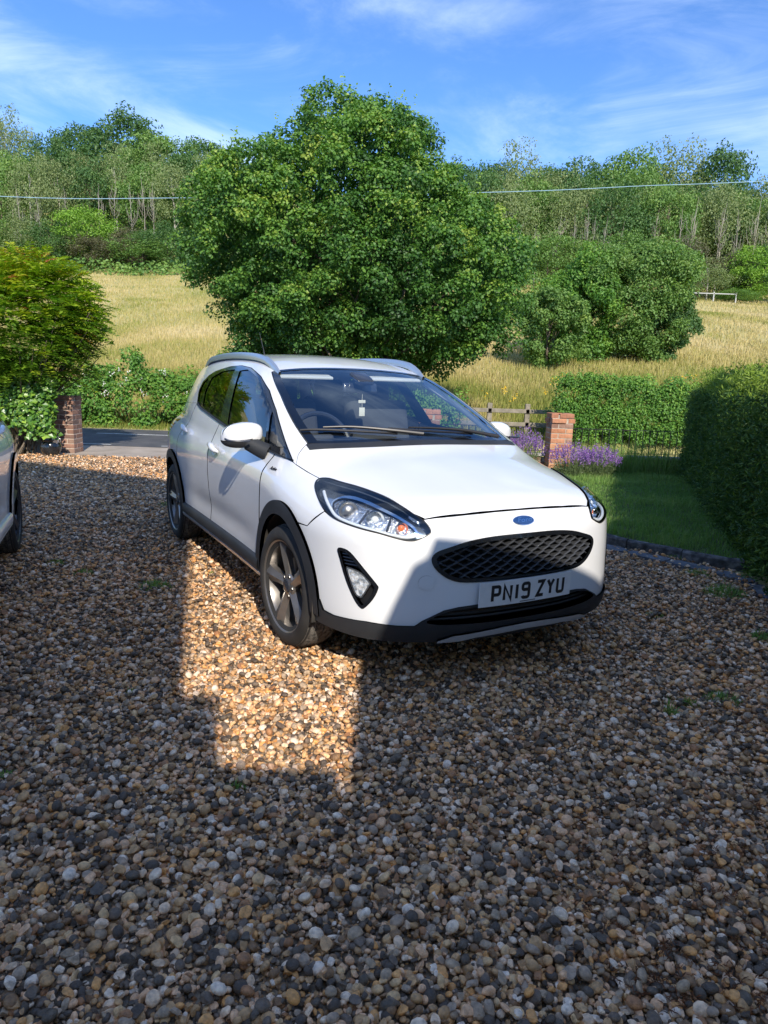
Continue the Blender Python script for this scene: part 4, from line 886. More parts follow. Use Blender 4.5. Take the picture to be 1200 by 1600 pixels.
def pier(x, y, z0, courses, label, meshes, mort, rz=0.0):
    p = empty('brick_pier', (x, y, z0), rz); H = courses*.075
    MB().box((0, 0, H/2-.02), (.318, .318, H-.01)).build('mortar', mort, p)
    for c in range(courses):
        z = .075*c+.0375; cap = courses-3 <= c < courses-1; ov = .022 if c == courses-2 else (.010 if c == courses-1 else 0); s = .164-.05125+ov
        for k in range(4):
            a = k*math.pi/2; off = (.328-.215)/2*(1 if c % 2 else -1); px_, py_ = off, -s
            b = link('brick', meshes[random.randrange(4)], p); b.location = (px_*math.cos(a)-py_*math.sin(a)+random.gauss(0, .001), px_*math.sin(a)+py_*math.cos(a)+random.gauss(0, .001), z); b.rotation_euler = (0, 0, a+random.gauss(0, .006))
    return tag(p, label, 'brick pier', 'brick piers of the front boundary')
pier(-5.09, 11.1, 0, 12, 'brown brick pier beside the ivy and the black pot', SBB, M['mortarp'])
pier(2.62, 10.62, 0, 12, 'red brick pier with stepped cap between lavender and black railings', SB, M['mortar'], .04)
pier(.62, 10.5, 0, 12, 'brick pier seen through the parked car windows', SB, M['mortar'])
M['coping'] = mat('pale_concrete', (.42, .40, .38), .9, noise=(12, 5, ((.33, .31, .29), (.52, .50, .47)), .3, .7))
wl = empty('low_brick_wall', (2.8, 10.82, 0)); MB().box((1.95, 0, .10), (3.9, .095, .215)).build('mortar', M['mortar'], wl); MB().box((-1.09, -.05, .10), (1.7, .095, .215)).build('mortar', M['mortar'], wl)
for c in range(3):
    for k in range(18):
        b = link('brick', SBB[(c+k) % 4], wl); b.location = (.03+k*.225+(.1125 if c % 2 else 0), 0, .0375+.075*c)
    for k in range(7):
        b = link('brick', SBB[(c+k) % 4], wl); b.location = (-1.84+k*.225+(.1125 if c % 2 else 0), -.05, .0375+.075*c)
for k in range(5): o = MB().box((.40+k*.80, 0, .2475), (.79, .16, .04)).build('coping_stone', M['coping'], wl, bevel=.006)
for k in range(2): o = MB().box((-1.5+k*.86, -.05, .2475), (.85, .16, .04)).build('coping_stone', M['coping'], wl, bevel=.006)
tag(wl, 'low dark brick wall with pale coping under the railings', 'wall')
M['iron'] = mat('black_iron', (.012, .012, .014), .45, coat=.2)
def railing(x0, x1, y, zb, zt, label):
    r_ = empty('railing', (x0, y, zb)); L = x1-x0
    for z in (zt-zb, .035): MB().box((L/2, 0, z), (L, .022, .010 if z > .1 else .008)).build('rail', M['iron'], r_)
    n = int(L/.105)
    for k in range(n+1):
        x = k*L/n; o = MB().tube([(x, 0, -.01), (x, 0, zt-zb)], .0072, 6).build('bar', M['iron'], r_)
        if k % 2 == 0 and k < n: MB().tube([(x, 0, .04), (x+.03, 0, .14), (x+.075, 0, .20), (x+.105, 0, .10), (x+.105, 0, .04)], .003, 5).build('scroll', M['iron'], r_)
    return tag(r_, label, 'railing', 'black railings on the low wall')
railing(2.82, 6.4, 10.82, .268, .66, 'black iron railing running from the pier to the dark yew hedge'); railing(.84, 2.42, 10.77, .268, .66, 'black iron railing behind the lavender, partly hidden by the car')

# kerb and flat edging stones along the lawn
M['kerb'] = mat('mossy_kerb', rough=.95, noise=(18, 6, ((.035, .037, .035), (.10, .10, .10), (.26, .26, .25)), .32, .75), bump=(40, .8, .01))
M['slab'] = mat('slate_edging', rough=.85, noise=(14, 6, ((.06, .07, .085), (.17, .18, .20)), .3, .7), bump=(40, .7, .008))
kb = empty('lawn_kerb', (1.9, 5.9, 0)); kp = crsmooth(LAWN[:8]-np.array([.02, .03]), 6, False); seg = np.concatenate([[0], np.cumsum(np.linalg.norm(np.diff(kp, axis=0), axis=1))])
L = np.arange(0, seg[-1]-.4, .46)
for l0 in L:
    l1 = l0+.452; pts = np.stack([np.interp(np.linspace(l0, l1, 5), seg, kp[:, i]) for i in (0, 1)], 1)-np.array([1.9, 5.9]); t = np.gradient(pts, axis=0); t /= np.linalg.norm(t, axis=1, keepdims=True); nrm = np.stack([-t[:, 1], t[:, 0]], 1)
    prof = [(-.028, -.02), (-.028, .062), (-.018, .078), (.018, .080), (.028, .064), (.028, -.02)]; n = 5
    V = np.concatenate([np.concatenate([pts+nrm*a, np.full((n, 1), b)+RNG.normal(0, .0025, (n, 1))], 1) for a, b in prof]); m = 6
    Q = [(i*n+k, i*n+k+1, (i+1)*n+k+1, (i+1)*n+k) for i in range(m-1) for k in range(n-1)]+[(0, n, 2*n, 5*n), (n-1, 6*n-1, 3*n-1, 2*n-1)]
    MB().add(V, Q=Q).build('kerb_stone', M['kerb'], kb)
tag(kb, 'dark weathered kerb stones curving along the edge of the lawn', 'kerb')
ss = empty('slate_edging', (2.1, 5.4, 0))
for (x, y), a, l in zip([(1.88, 5.66), (2.12, 5.39), (2.36, 5.12), (2.56, 4.86), (2.58, 4.5), (2.52, 4.1), (1.62, 6.05)], [-48, -49, -48, -60, -95, -100, -52], [.34, .34, .36, .3, .36, .4, .4]):
    n = 9; th = np.arange(n)/n*2*math.pi; rr_ = 1+RNG.normal(0, .06, n); a = math.radians(a)
    q = np.stack([np.sign(np.cos(th))*np.abs(np.cos(th))**.5*l/2*rr_, np.sign(np.sin(th))*np.abs(np.sin(th))**.5*.075*rr_], 1); q = np.stack([q[:, 0]*math.cos(a)-q[:, 1]*math.sin(a), q[:, 0]*math.sin(a)+q[:, 1]*math.cos(a)], 1)+np.array([x-2.1, y-5.4])
    V = np.concatenate([np.concatenate([q, np.full((n, 1), z)], 1) for z in (-.01, .026)]+[np.array([[q[:, 0].mean(), q[:, 1].mean(), .030]])])
    MB().add(V, T=[(n+k, n+(k+1) % n, 2*n) for k in range(n)], Q=[(k, (k+1) % n, n+(k+1) % n, n+k) for k in range(n)]).build('slab', M['slab'], ss)
tag(ss, 'flat slate edging stones half buried in gravel below the kerb', 'edging')
# ------------------------------------------------------------------ planting
def unit(v): return v/(np.linalg.norm(v, axis=-1, keepdims=True)+1e-12)
def leafgeo(P, nrm, size, rng, droop=.35, wid=.6, fold=.22, jit=.9, tdir=None):
    n = len(P); nr = unit(unit(nrm)+jit*rng.normal(size=(n, 3))*.6); t = rng.normal(size=(n, 3)) if tdir is None else tdir+rng.normal(size=(n, 3))*.45
    t[:, 2] -= droop; t = unit(t-nr*np.sum(t*nr, 1, keepdims=True)); b = np.cross(nr, t); s = np.broadcast_to(np.asarray(size, float), (n,))[:, None]
    V = np.stack([P, P+t*s*.42+b*s*wid*.5+nr*s*fold*.5, P+t*s, P+t*s*.42-b*s*wid*.5+nr*s*fold*.5], 1).reshape(-1, 3)
    i = np.arange(n)*4; return V, np.concatenate([np.stack([i, i+2, i+1], 1), np.stack([i, i+3, i+2], 1)])
def leafmesh(name, P, nrm, size, rng, c, mt, parent=None, nolink=False, **k):
    V, T = leafgeo(P, nrm, size, rng, **k); return npmesh(name, V, T, mt, parent, False, attr=np.repeat(np.clip(c, 0, 1), 4), nolink=nolink)
def leafmat(nm, stops, transl=.28, rough=.5, trcol=(1.3, 1.5, .5), spec=.4): return mat(nm, rough=rough, attr=stops, transl=transl, trcol=trcol, spec=spec)
M['maple'] = leafmat('field_maple_leaves', [(0, (.030, .085, .018)), (.4, (.066, .165, .028)), (.68, (.125, .255, .036)), (.85, (.20, .32, .045)), (1, (.29, .37, .06))])
M['bark'] = mat('brown_bark', rough=.95, noise=(6, 6, ((.07, .055, .04), (.20, .16, .115)), .3, .7), bump=(14, 1, .03))
M['greybark'] = mat('grey_beige_bark', rough=.9, noise=(3, 6, ((.22, .19, .15), (.40, .36, .29)), .3, .7))
M['palebark'] = mat('pale_bark', rough=.9, noise=(3, 6, ((.30, .27, .22), (.55, .51, .44)), .3, .7))
def clumps(cs, rads, per, rng, flat=.72, top=.25):
    P, Nn, C = [], [], []
    for c, r, n in zip(cs, rads, per):
        d = unit(rng.normal(size=(n, 3))); d[:, 2] += top; d = unit(d); rr_ = r*(.35+.65*rng.random(n)**.45)
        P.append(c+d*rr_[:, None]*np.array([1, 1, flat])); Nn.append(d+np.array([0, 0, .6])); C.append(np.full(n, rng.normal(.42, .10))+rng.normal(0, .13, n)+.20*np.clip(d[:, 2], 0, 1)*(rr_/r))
    return np.concatenate(P), np.concatenate(Nn), np.concatenate(C)
def limbs(base, tips, r0, rng, name, parent, mt, wob=.25, split=.35):
    mb = MB()
    for tp_ in tips:
        b = np.array(base, float); e = np.array(tp_, float); m = b+(e-b)*split; m[:2] = b[:2]+(e[:2]-b[:2])*split*.35+rng.normal(0, wob*.4, 2); q = b+(e-b)*.7+rng.normal(0, wob, 3)
        pts = crsmooth([b, m, q, e], 4, False); mb.tube(pts, np.linspace(r0, .012, len(pts)), 7)
    return mb.build(name, mt, parent, True)
# the big field maple: crown lobes laid out in metres round its trunk
TX, TY = -.75, 18.6
TZ = float(height(TX, TY))
def build_maple():
    rng = np.random.default_rng(11); t = empty('field_maple', (TX, TY, TZ))
    sil = [(480, 132), (520, 124), (560, 128), (600, 132), (645, 140), (680, 165), (692, 210), (712, 245), (738, 290), (790, 330), (826, 385), (834, 430), (828, 480), (812, 525), (782, 562), (742, 588), (680, 600), (600, 604), (500, 604), (420, 596), (345, 580), (335, 552), (362, 528), (345, 500), (312, 462), (292, 420), (278, 360), (284, 300), (304, 250), (330, 215), (380, 205), (420, 180), (455, 172), (472, 150)]
    pl = np.array([(lambda v: (v.x-TX, v.z-TZ))(aty(x, y+(600-y)*.05, TY)) for x, y in sil]); pl = inset(densify(pl, .35), .60)
    lo, hi = pl.min(0), pl.max(0); Rm = 3.1; q = rng.uniform(lo, hi, (6000, 2)); q = q[pip(q, pl)]; bo = []
    def depth(p): t_ = np.clip(pdist(p, pl), 0, Rm); return np.sqrt(t_*(2*Rm-t_))
    edge = densify(pl, .1); edge = inset(edge, .05)[rng.permutation(len(edge))]; cand = np.concatenate([edge, q]); dd = depth(cand); sg_ = np.where(rng.random(len(cand)) < .80, -.93, .8); c3 = np.stack([cand[:, 0], sg_*dd+rng.normal(0, .15, len(cand)), cand[:, 1]], 1); c3 = c3[c3[:, 2] > .45]; B3 = np.empty((0, 3))
    for p3 in c3:                                # boughs spread over the crown, rim first
        if not len(B3) or np.min(np.sum((B3-p3)**2, 1)) > .57**2: B3 = np.vstack([B3, p3])
        if len(B3) >= 640: break
    bo = [(p3, rng.uniform(.40, .70)) for p3 in B3]
    cen = np.array([(lo[0]+hi[0])/2, 0, (lo[1]+hi[1])/2-.6]); cs = []; rads = []; tone = []
    for o, r in bo:
        out = unit((o-cen)/np.array([1, .75, 1])); tn_ = rng.normal(0, .15)
        for _ in range(int(5*(r/.6)**2)+2):
            dv = unit(out*.55+np.array([0, -.15, .45])+rng.normal(0, .72, 3)); cs.append(o+dv*r*np.array([1, 1, .72])*rng.uniform(.7, 1.08)); rads.append(rng.uniform(.18, .36)); tone.append(tn_+rng.normal(0, .07))
    cs = np.array(cs); rads = np.array(rads); tone = np.array(tone); k = cs[:, 2] > .3; cs, rads, tone = cs[k], rads[k], tone[k]; per = (rng.uniform(80, 120, len(cs))*(rads/.26)**1.7).astype(int)
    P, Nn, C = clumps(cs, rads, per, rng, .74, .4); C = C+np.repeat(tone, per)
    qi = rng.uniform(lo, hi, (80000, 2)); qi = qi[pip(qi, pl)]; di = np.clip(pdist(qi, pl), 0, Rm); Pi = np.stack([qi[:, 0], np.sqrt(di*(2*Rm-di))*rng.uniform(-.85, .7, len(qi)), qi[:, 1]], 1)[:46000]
    sh = []
    top = cs[(cs[:, 2] > 3.2)]; 
    for i in rng.choice(len(top), min(240, len(top)), replace=False):
        b = top[i]+np.array([rng.normal(0, .12), rng.normal(0, .12), .12]); h = rng.uniform(.18, .48); qq = np.linspace(0, 1, 12)[:, None]; sh.append(b+qq*np.array([rng.normal(0, .08), 0, h])+rng.normal(0, .03, (12, 3)))
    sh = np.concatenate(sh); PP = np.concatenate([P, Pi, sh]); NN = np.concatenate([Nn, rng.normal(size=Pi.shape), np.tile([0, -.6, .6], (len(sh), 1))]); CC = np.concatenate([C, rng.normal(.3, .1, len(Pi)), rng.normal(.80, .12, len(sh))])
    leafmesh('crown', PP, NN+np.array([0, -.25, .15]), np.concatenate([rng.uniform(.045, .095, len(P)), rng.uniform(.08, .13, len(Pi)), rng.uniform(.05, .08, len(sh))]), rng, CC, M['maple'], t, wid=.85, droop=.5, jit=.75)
    MB().tube(crsmooth([(0, 0, -.3), (.05, 0, 1.0), (-.05, .1, 2.2), (.1, 0, 3.6), (.0, .1, 5.6)], 4, False), np.linspace(.26, .09, 17), 10).build('trunk', M['bark'], t, True)
    sel = cs[rng.choice(len(cs), 80, replace=False)]; limbs((.0, .05, 1.3), sel*np.array([.72, .65, .86]), .075, rng, 'branch', t, M['bark'], .35)
    return tag(t, 'large rounded field maple in full leaf rising behind the white car', 'tree'), len(PP)
tm_, nleaf = build_maple(); print('maple leaves', nleaf)
# generic leafy things
def bushmesh(seed, rx, ry_, rz, ncl, per, leaf, mt, cl=(.22, .42), wid=.6, base=.12, shellin=.7, name='foliage', droop=.3, low=-.35):
    rng = np.random.default_rng(seed); d = unit(rng.normal(size=(ncl, 3))); d[:, 2] = np.where(rng.random(ncl) < .62, np.abs(d[:, 2])*1.2-.1, rng.uniform(low, .2, ncl)); d = unit(d); lump = 1+.14*np.sin(d[:, 0]*5+seed)+.12*np.sin(d[:, 2]*6+seed*2)
    cs = d*np.array([rx, ry_, rz*.5])*(rng.uniform(shellin, 1, ncl)*lump)[:, None]+np.array([0, 0, rz*.5]); cs[:, 2] = np.maximum(cs[:, 2], base)
    rads = rng.uniform(*cl, ncl)*min(rx, rz)*.8; P, Nn, C = clumps(cs, rads, np.full(ncl, per), rng, .75, .25); P[:, 2] = np.maximum(P[:, 2], .02)
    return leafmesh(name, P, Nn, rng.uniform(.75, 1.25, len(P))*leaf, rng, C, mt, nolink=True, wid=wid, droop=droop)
def stick(seed, h, r, n, mt, spread=.5, name='trunk', r0=.05, nolink=True, lo=.25):
    rng = np.random.default_rng(seed); mb = MB(); mb.tube([(0, 0, -.4), (rng.normal(0, .02*h), rng.normal(0, .02*h), h*.5), (rng.normal(0, .03*h), rng.normal(0, .03*h), h*.95)], [r0, r0*.65, r0*.12], 7)
    for k in range(n):
        z0 = h*rng.uniform(lo, .8); a = rng.uniform(0, 6.28); L = r*rng.uniform(.6, 1.1)*(1.1-z0/h); mb.tube([(0, 0, z0), (math.cos(a)*L*.45, math.sin(a)*L*.45, z0+L*.5), (math.cos(a)*L*spread*1.5, math.sin(a)*L*spread*1.5, z0+L*1.25)], [r0*.4, r0*.25, r0*.06], 5)
    V = np.concatenate(mb.V); F = [np.concatenate(mb.T), np.concatenate(mb.Q)]; return npmesh(name, V, F, mt, smooth=True, nolink=True)
M['wood_dark'] = leafmat('dark_wood_leaves', [(0, (0.039, 0.093, 0.03)), (0.5, (0.078, 0.165, 0.045)), (1, (0.18, 0.27, 0.068))])
M['wood_mid'] = leafmat('mid_wood_leaves', [(0, (0.072, 0.152, 0.035)), (0.5, (0.145, 0.261, 0.058)), (1, (0.275, 0.377, 0.087))])
M['wood_airy'] = leafmat('pale_wood_leaves', [(0, (0.119, 0.168, 0.063)), (0.5, (0.21, 0.266, 0.098)), (1, (0.336, 0.378, 0.168))])
M['wood_bright'] = leafmat('bright_wood_leaves', [(0, (0.104, 0.221, 0.023)), (0.5, (0.195, 0.351, 0.039)), (1, (0.325, 0.468, 0.058))])
M['wood_brown'] = leafmat('purple_brown_leaves', [(0, (0.077, 0.077, 0.045)), (0.5, (0.14, 0.133, 0.07)), (1, (0.224, 0.224, 0.098))])
M['hedge_leaf'] = leafmat('hedge_leaves', [(0, (0.052, 0.137, 0.023)), (0.5, (0.117, 0.26, 0.039)), (1, (0.286, 0.429, 0.058))])
KIND = {}
for nm, mt, sh in (('dark', 'wood_dark', .72), ('mid', 'wood_mid', .7), ('airy', 'wood_airy', .55), ('bright', 'wood_bright', .75), ('brown', 'wood_brown', .6)):
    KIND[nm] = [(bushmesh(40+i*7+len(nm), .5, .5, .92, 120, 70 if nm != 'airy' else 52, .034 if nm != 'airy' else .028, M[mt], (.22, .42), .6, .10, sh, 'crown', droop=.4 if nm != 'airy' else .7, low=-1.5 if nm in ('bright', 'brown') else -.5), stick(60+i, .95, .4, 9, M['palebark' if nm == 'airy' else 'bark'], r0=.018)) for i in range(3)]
KIND['bare'] = [(None, stick(80+i, 1.0, .26, 20, M['greybark'], .38, r0=.0085, lo=.35)) for i in range(3)]
cnt = [0]
ADJ = dict(dark='dark green', mid='mid green', airy='pale grey-green', bare='bare', bright='bright green', brown='brownish')
def place_word(px_): return 'far left of the maple' if px_ < 130 else 'just left of the maple' if px_ < 300 else 'hidden behind the maple crown' if px_ < 740 else 'just right of the maple' if px_ < 870 else 'above the field thicket' if px_ < 1000 else 'above the white field rail' if px_ < 1130 else 'near the frame edge'
def wtree(px_, Y, h, w, kind, label, group='trees along the top of the field', name='woodland_tree', cat='tree', X=None):
    X = aty(px_, 500, Y).x if X is None else X
    z = float(height(X, Y)); t = empty(name, (X, Y, z-.15), random.uniform(0, 6.28)); i = cnt[0]; cnt[0] += 1; cr_, tr_ = KIND[kind][i % len(KIND[kind])]
    if cr_: c = link('crown', cr_, t); c.scale = (w, w, h*1.04); c.location = (0, 0, h*(.06 if kind in ('bright', 'brown') or h < 8 else .14))
    s_ = link('trunk', tr_, t); s_.scale = (w if kind != 'bare' else h*.8, w if kind != 'bare' else h*.8, h)
    return tag(t, label, cat, group)
random.seed(21)
# (px, Y, height, width, kind)
SKY = [(25, 150, 19, 11, 'airy', 'tall ragged tree with pale leaning limbs on the skyline by the frame edge'), (125, 152, 13.5, 15, 'dark', 'dark rounded tree on the skyline above the pale bare stems'), (205, 150, 16.8, 18, 'dark', 'broad dark dome-shaped tree highest on the skyline beside the maple'), (262, 146, 15, 14, 'mid', 'green skyline tree half hidden by the maple'),
       (1040, 128, 18, 15, 'airy', 'pale feathery tree standing highest on the skyline above the cable'), (960, 124, 16, 13, 'mid', 'dense green tree on the skyline left of the pale feathery one'), (880, 124, 14.5, 15, 'dark', 'dark green skyline tree above the pale trunks'), (800, 122, 16.5, 13, 'airy', 'wispy grey-green tree on the skyline next to the maple'), (1100, 124, 16, 13, 'dark', 'dark tree on the skyline behind bare pale branches')]
for a in SKY: wtree(*a)
for i, (px_, Y, h, w, kd) in enumerate([(-60, 150, 17, 16, 'dark'), (70, 158, 9, 13, 'mid'), (160, 162, 14, 15, 'dark'), (330, 150, 14, 16, 'dark'), (690, 134, 13, 14, 'dark'), (750, 130, 13, 13, 'dark'), (840, 132, 13.5, 14, 'dark'), (925, 134, 14, 14, 'dark'), (1000, 134, 14, 14, 'mid'), (1160, 130, 12, 13, 'dark'), (1240, 128, 13, 14, 'mid'), (1330, 128, 14, 15, 'dark'), (-160, 150, 16, 16, 'mid'), (1420, 128, 14, 15, 'mid')]): wtree(px_, Y, h, w, kd, '%s tree in the back row of the wood %s' % (ADJ[kd], place_word(px_)))
MIDR = [(-30, 126), (15, 124), (60, 122), (100, 128), (150, 130), (190, 132), (235, 130), (275, 126), (330, 126), (745, 110), (785, 108), (825, 112), (865, 108), (905, 112), (945, 107), (985, 111), (1025, 108), (1065, 112), (1110, 108), (1150, 111), (1195, 107), (1245, 108), (1300, 108)]
for i, (px_, Y) in enumerate(MIDR): wtree(px_, Y, random.uniform(10.5, 14), random.uniform(8.5, 11), ['airy', 'mid', 'airy', 'airy', 'dark'][i % 5], 'slender %s tree in the wood %s' % (ADJ[['airy', 'mid', 'airy', 'airy', 'dark'][i % 5]], place_word(px_)))
for px_, Y, h in [(110, 121, 11), (165, 120, 11.5), (185, 119, 12.5), (212, 118, 12.0), (228, 121, 13.0), (243, 119, 12), (40, 117, 11.5), (70, 116, 10.5), (830, 101, 9), (862, 101, 10), (885, 100, 10.5), (905, 102, 11.5), (918, 100, 10.5), (935, 101, 10.5), (1010, 104, 12), (1050, 102, 12), (1065, 103, 13.5), (1110, 103, 13), (1135, 102, 12), (1160, 103, 14), (1185, 102, 13.5), (1215, 103, 13), (960, 102, 10), (758, 101, 11), (778, 102, 11)]: wtree(px_, Y, h, h, 'bare', 'pale leafless tree with upright branches %s' % place_word(px_), 'bare pale trees in the wood edge', 'bare_tree')
EDGE = [(140, 113, 8.0, 9.5, 'bright', 'bright yellow-green bush at the top of the field'), (205, 111, 5.2, 8.0, 'brown', 'dull purple-brown thicket beside the bright bush at the field top'), (225, 110, 4.8, 8.5, 'mid', 'rounded green bush nearest the maple along the field top'), (150, 110, 4.8, 8.0, 'brown', 'grey-brown bramble clump below the bright bush'), (265, 111, 6.5, 8, 'dark', 'dark bush at the field top against the maple'), (85, 110, 6, 8, 'dark', 'dark bush at the field top above the bronze-tipped shrub'), (40, 110, 7, 9, 'airy', 'pale bush at the field top behind the bronze-tipped shrub'), (-10, 110, 7, 9, 'mid', 'green bush at the field top by the frame edge'),
        (1100, 88, 4.6, 6.0, 'airy', 'olive-grey bush above the white field rail'), (1140, 92, 5.5, 7, 'brown', 'brownish scrub behind the white field rail'), (1165, 88, 6.0, 6.0, 'bright', 'bright green bush right of the olive-grey one'), (1145, 84, 1.8, 4.6, 'mid', 'low green mound at the end of the white field rail'), (1205, 88, 6.2, 7, 'dark', 'dark bush at the far end of the field'), (1055, 92, 6.5, 7.5, 'brown', 'brown scrub just behind the green thicket'), (1010, 92, 7.0, 8, 'mid', 'green scrub rising behind the thicket'), (960, 92, 7.0, 8, 'mid', 'leafy scrub above the middle of the thicket'), (905, 92, 7, 8, 'airy', 'pale scrub above the maple side of the thicket'), (850, 92, 7, 8, 'mid', 'scrub between the maple and the thicket')]
for a in EDGE: wtree(*a, group='bushes along the field edge', name='bush', cat='bush')
MID2 = [(-40, 138), (30, 136), (90, 140), (140, 142), (210, 141), (255, 138), (300, 136), (760, 118), (805, 116), (850, 118), (890, 116), (930, 118), (975, 116), (1015, 118), (1060, 117), (1100, 118), (1145, 116), (1190, 118), (1240, 117)]
for i, (px_, Y) in enumerate(MID2): wtree(px_, Y, random.uniform(11, 14.5), random.uniform(9, 12), ['mid', 'airy', 'dark', 'airy'][i % 4], '%s tree in the middle of the wood %s' % (ADJ[['mid', 'airy', 'dark', 'airy'][i % 4]], place_word(px_)))
# thicket in the field at the right: three big bushes with real leaves
def bigbush(name, px_, py_, Y, rx, ry_, rz, ncl, per, leaf, mt, label, seed, cat='bush', group=None, cl=(.20, .34)):
    p = aty(px_, py_, Y); z = float(height(p.x, Y)); t = empty(name, (p.x, Y, z-.05)); me = bushmesh(seed, rx, ry_, rz, int(ncl*1.5), per, leaf, M[mt], cl, low=-1.6); link('foliage', me, t); link('stems', stick(seed, rz*.8, rx, 12, M['bark'], r0=.06), t)
    return tag(t, label, cat, group)
TH = 'thicket bushes standing in the field'
bigbush('thicket_bush', 985, 560, 33, 2.5, 2.2, 5.4, 150, 190, .13, 'wood_mid', 'big dense bush in the middle of the field thicket', 301, group=TH)
bigbush('thicket_bush', 900, 560, 33, 2.0, 1.9, 4.6, 120, 170, .13, 'hedge_leaf', 'bright leafy bush of the field thicket next to the maple', 302, group=TH)
bigbush('thicket_bush', 1035, 558, 33.5, 1.5, 1.6, 3.2, 100, 150, .12, 'wood_dark', 'low dark bush at the outer end of the field thicket', 303, group=TH)
bigbush('thicket_bush', 855, 560, 30, 1.5, 1.5, 3.4, 90, 150, .13, 'wood_mid', 'small bush tucked under the maple edge', 304, group=TH)
# roadside hedges
def hedgerow(name, x0, x1, y, h, d, label, seed, n, leaf, mt, flowers=0, rough=1.0):
    rng = np.random.default_rng(seed); L = x1-x0; t = empty(name, ((x0+x1)/2, y, float(height((x0+x1)/2, y)))); cs = []
    ncl = int(L*(58 if rough > .5 else 95))
    for k in range(ncl):
        x = rng.uniform(-L/2, L/2); z = h*rng.random()**.7; a = rng.uniform(-1, 1); top = h*(1+rough*(.16*math.sin(x*2.1+seed)+.10*math.sin(x*5.3))); z = z*top/h
        yy = (-d/2 if rng.random() < .72 else rng.uniform(-d/2, d/2))*math.sqrt(max(.15 if rough > .5 else .75, 1-(z/top)**3)); cs.append((x, yy, max(.1, z)))
    cs = np.array(cs); rads = rng.uniform(.14, .27, len(cs)); P, Nn, C = clumps(cs, rads, np.full(len(cs), n), rng, .8, .2); Nn[:, 1] -= .5; P[:, 2] = np.maximum(P[:, 2], .03)
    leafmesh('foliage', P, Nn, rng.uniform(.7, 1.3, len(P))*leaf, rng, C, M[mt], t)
    mb = MB()
    for x in np.arange(-L/2+.1, L/2, .35): mb.tube([(x, .05, -.2), (x+rng.normal(0, .05), 0, h*.4), (x+rng.normal(0, .15), 0, h*.8)], [.025, .018, .006], 5)
    mb.build('stems', M['bark'], t)
    if flowers:
        xs_ = rng.normal(.0, .28, flowers)*L*.5+.1*L; zz = h*rng.uniform(.45, .98, flowers); P = np.stack([xs_, np.full(flowers, -d/2-.05), zz], 1); P = np.concatenate([P+rng.normal(0, .03, P.shape) for _ in range(6)]); leafmesh('flowers', P, np.tile([0, -1., .5], (len(P), 1)), .034, rng, rng.random(len(P)), M['whiteflower'], t, wid=.9)
    return tag(t, label, 'hedge')
M['whiteflower'] = mat('white_petals', (.75, .74, .66), .7, transl=.2, trcol=(.8, .8, .7))
hedgerow('hedgerow', -11.5, -3.2, 16.6, 1.35, .9, 'leafy roadside hedge dotted with white flowers across the road', 5, 70, .08, 'hedge_leaf', 34)
hedgerow('hedgerow', 3.95, 9.5, 16.6, 1.45, 1.1, 'clipped bright green hedge behind the black railings', 6, 100, .06, 'hedge_leaf', rough=.15)
hedgerow('hedgerow', -3.2, 1.8, 17.0, 1.0, .8, 'low green hedge at the foot of the maple behind the car', 8, 50, .08, 'hedge_leaf')
# bronze-tipped shrub with layered feathery leaves over ivy
M['frond'] = leafmat('layered_shrub_leaves', [(0, (0.046, 0.115, 0.014)), (0.35, (0.149, 0.276, 0.023)), (0.62, (0.31, 0.414, 0.029)), (0.88, (0.483, 0.483, 0.034)), (0.97, (0.483, 0.299, 0.057)), (1, (0.46, 0.149, 0.081))], .4)
def build_shrub():
    rng = np.random.default_rng(17); t = empty('bronze_tipped_shrub', (-5.62, 10.72, 0)); Ps, Ns, Ts, Cs, S = [], [], [], [], []
    for k in range(3800):
        d = unit(rng.normal(size=3)); d[2] = d[2]*.9+.15; d = unit(d)
        if d[1] > .55 and rng.random() < .7: continue
        c = np.array([0, 0, 1.92])+d*np.array([1.12, 1.0, 1.08])*rng.uniform(.55, 1.0)*(1+.10*math.sin(d[0]*7+d[2]*5))
        if c[2] < 1.0+.25*rng.random(): continue
        out = unit(np.array([d[0], d[1]*.8, .12+.25*d[2]])+rng.normal(0, .28, 3)); L = rng.uniform(.20, .34); n = 8; q = np.linspace(.1, 1, n); sag = -.28*L*q**2
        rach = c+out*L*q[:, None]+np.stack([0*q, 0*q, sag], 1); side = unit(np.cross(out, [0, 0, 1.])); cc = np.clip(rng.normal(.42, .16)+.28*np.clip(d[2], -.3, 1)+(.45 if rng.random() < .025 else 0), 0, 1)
        for s_ in (-1, 1):
            Ps.append(rach); Ns.append(np.tile(unit(np.array([0, 0, 1.])+rng.normal(0, .2, 3)), (n, 1))); Ts.append(np.tile(side*s_+out*.55+np.array([0, 0, -.25]), (n, 1))); Cs.append(np.full(n, cc)+rng.normal(0, .06, n)); S.append(L*(.34-.14*np.abs(q-.45)))
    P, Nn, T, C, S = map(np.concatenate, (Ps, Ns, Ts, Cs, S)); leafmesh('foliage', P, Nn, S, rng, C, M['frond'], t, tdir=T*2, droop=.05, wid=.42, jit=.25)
    mb = MB()
    for k in range(24):
        a = rng.uniform(0, 6.28); e = np.array([1.25*math.cos(a), .9*math.sin(a), rng.uniform(1.4, 2.5)]); mb.tube(crsmooth([(rng.normal(0, .15), rng.normal(0, .1), -.05), (e[0]*.3, e[1]*.3, .75), (e[0]*.7, e[1]*.7, e[2]*.75), e], 4, False), np.linspace(.016, .005, 13), 5)
    mb.build('stems', M['bark'], t, True)
    return tag(t, 'tall layered shrub with yellow-green leaves and a few red tips by the pier', 'shrub')
build_shrub()
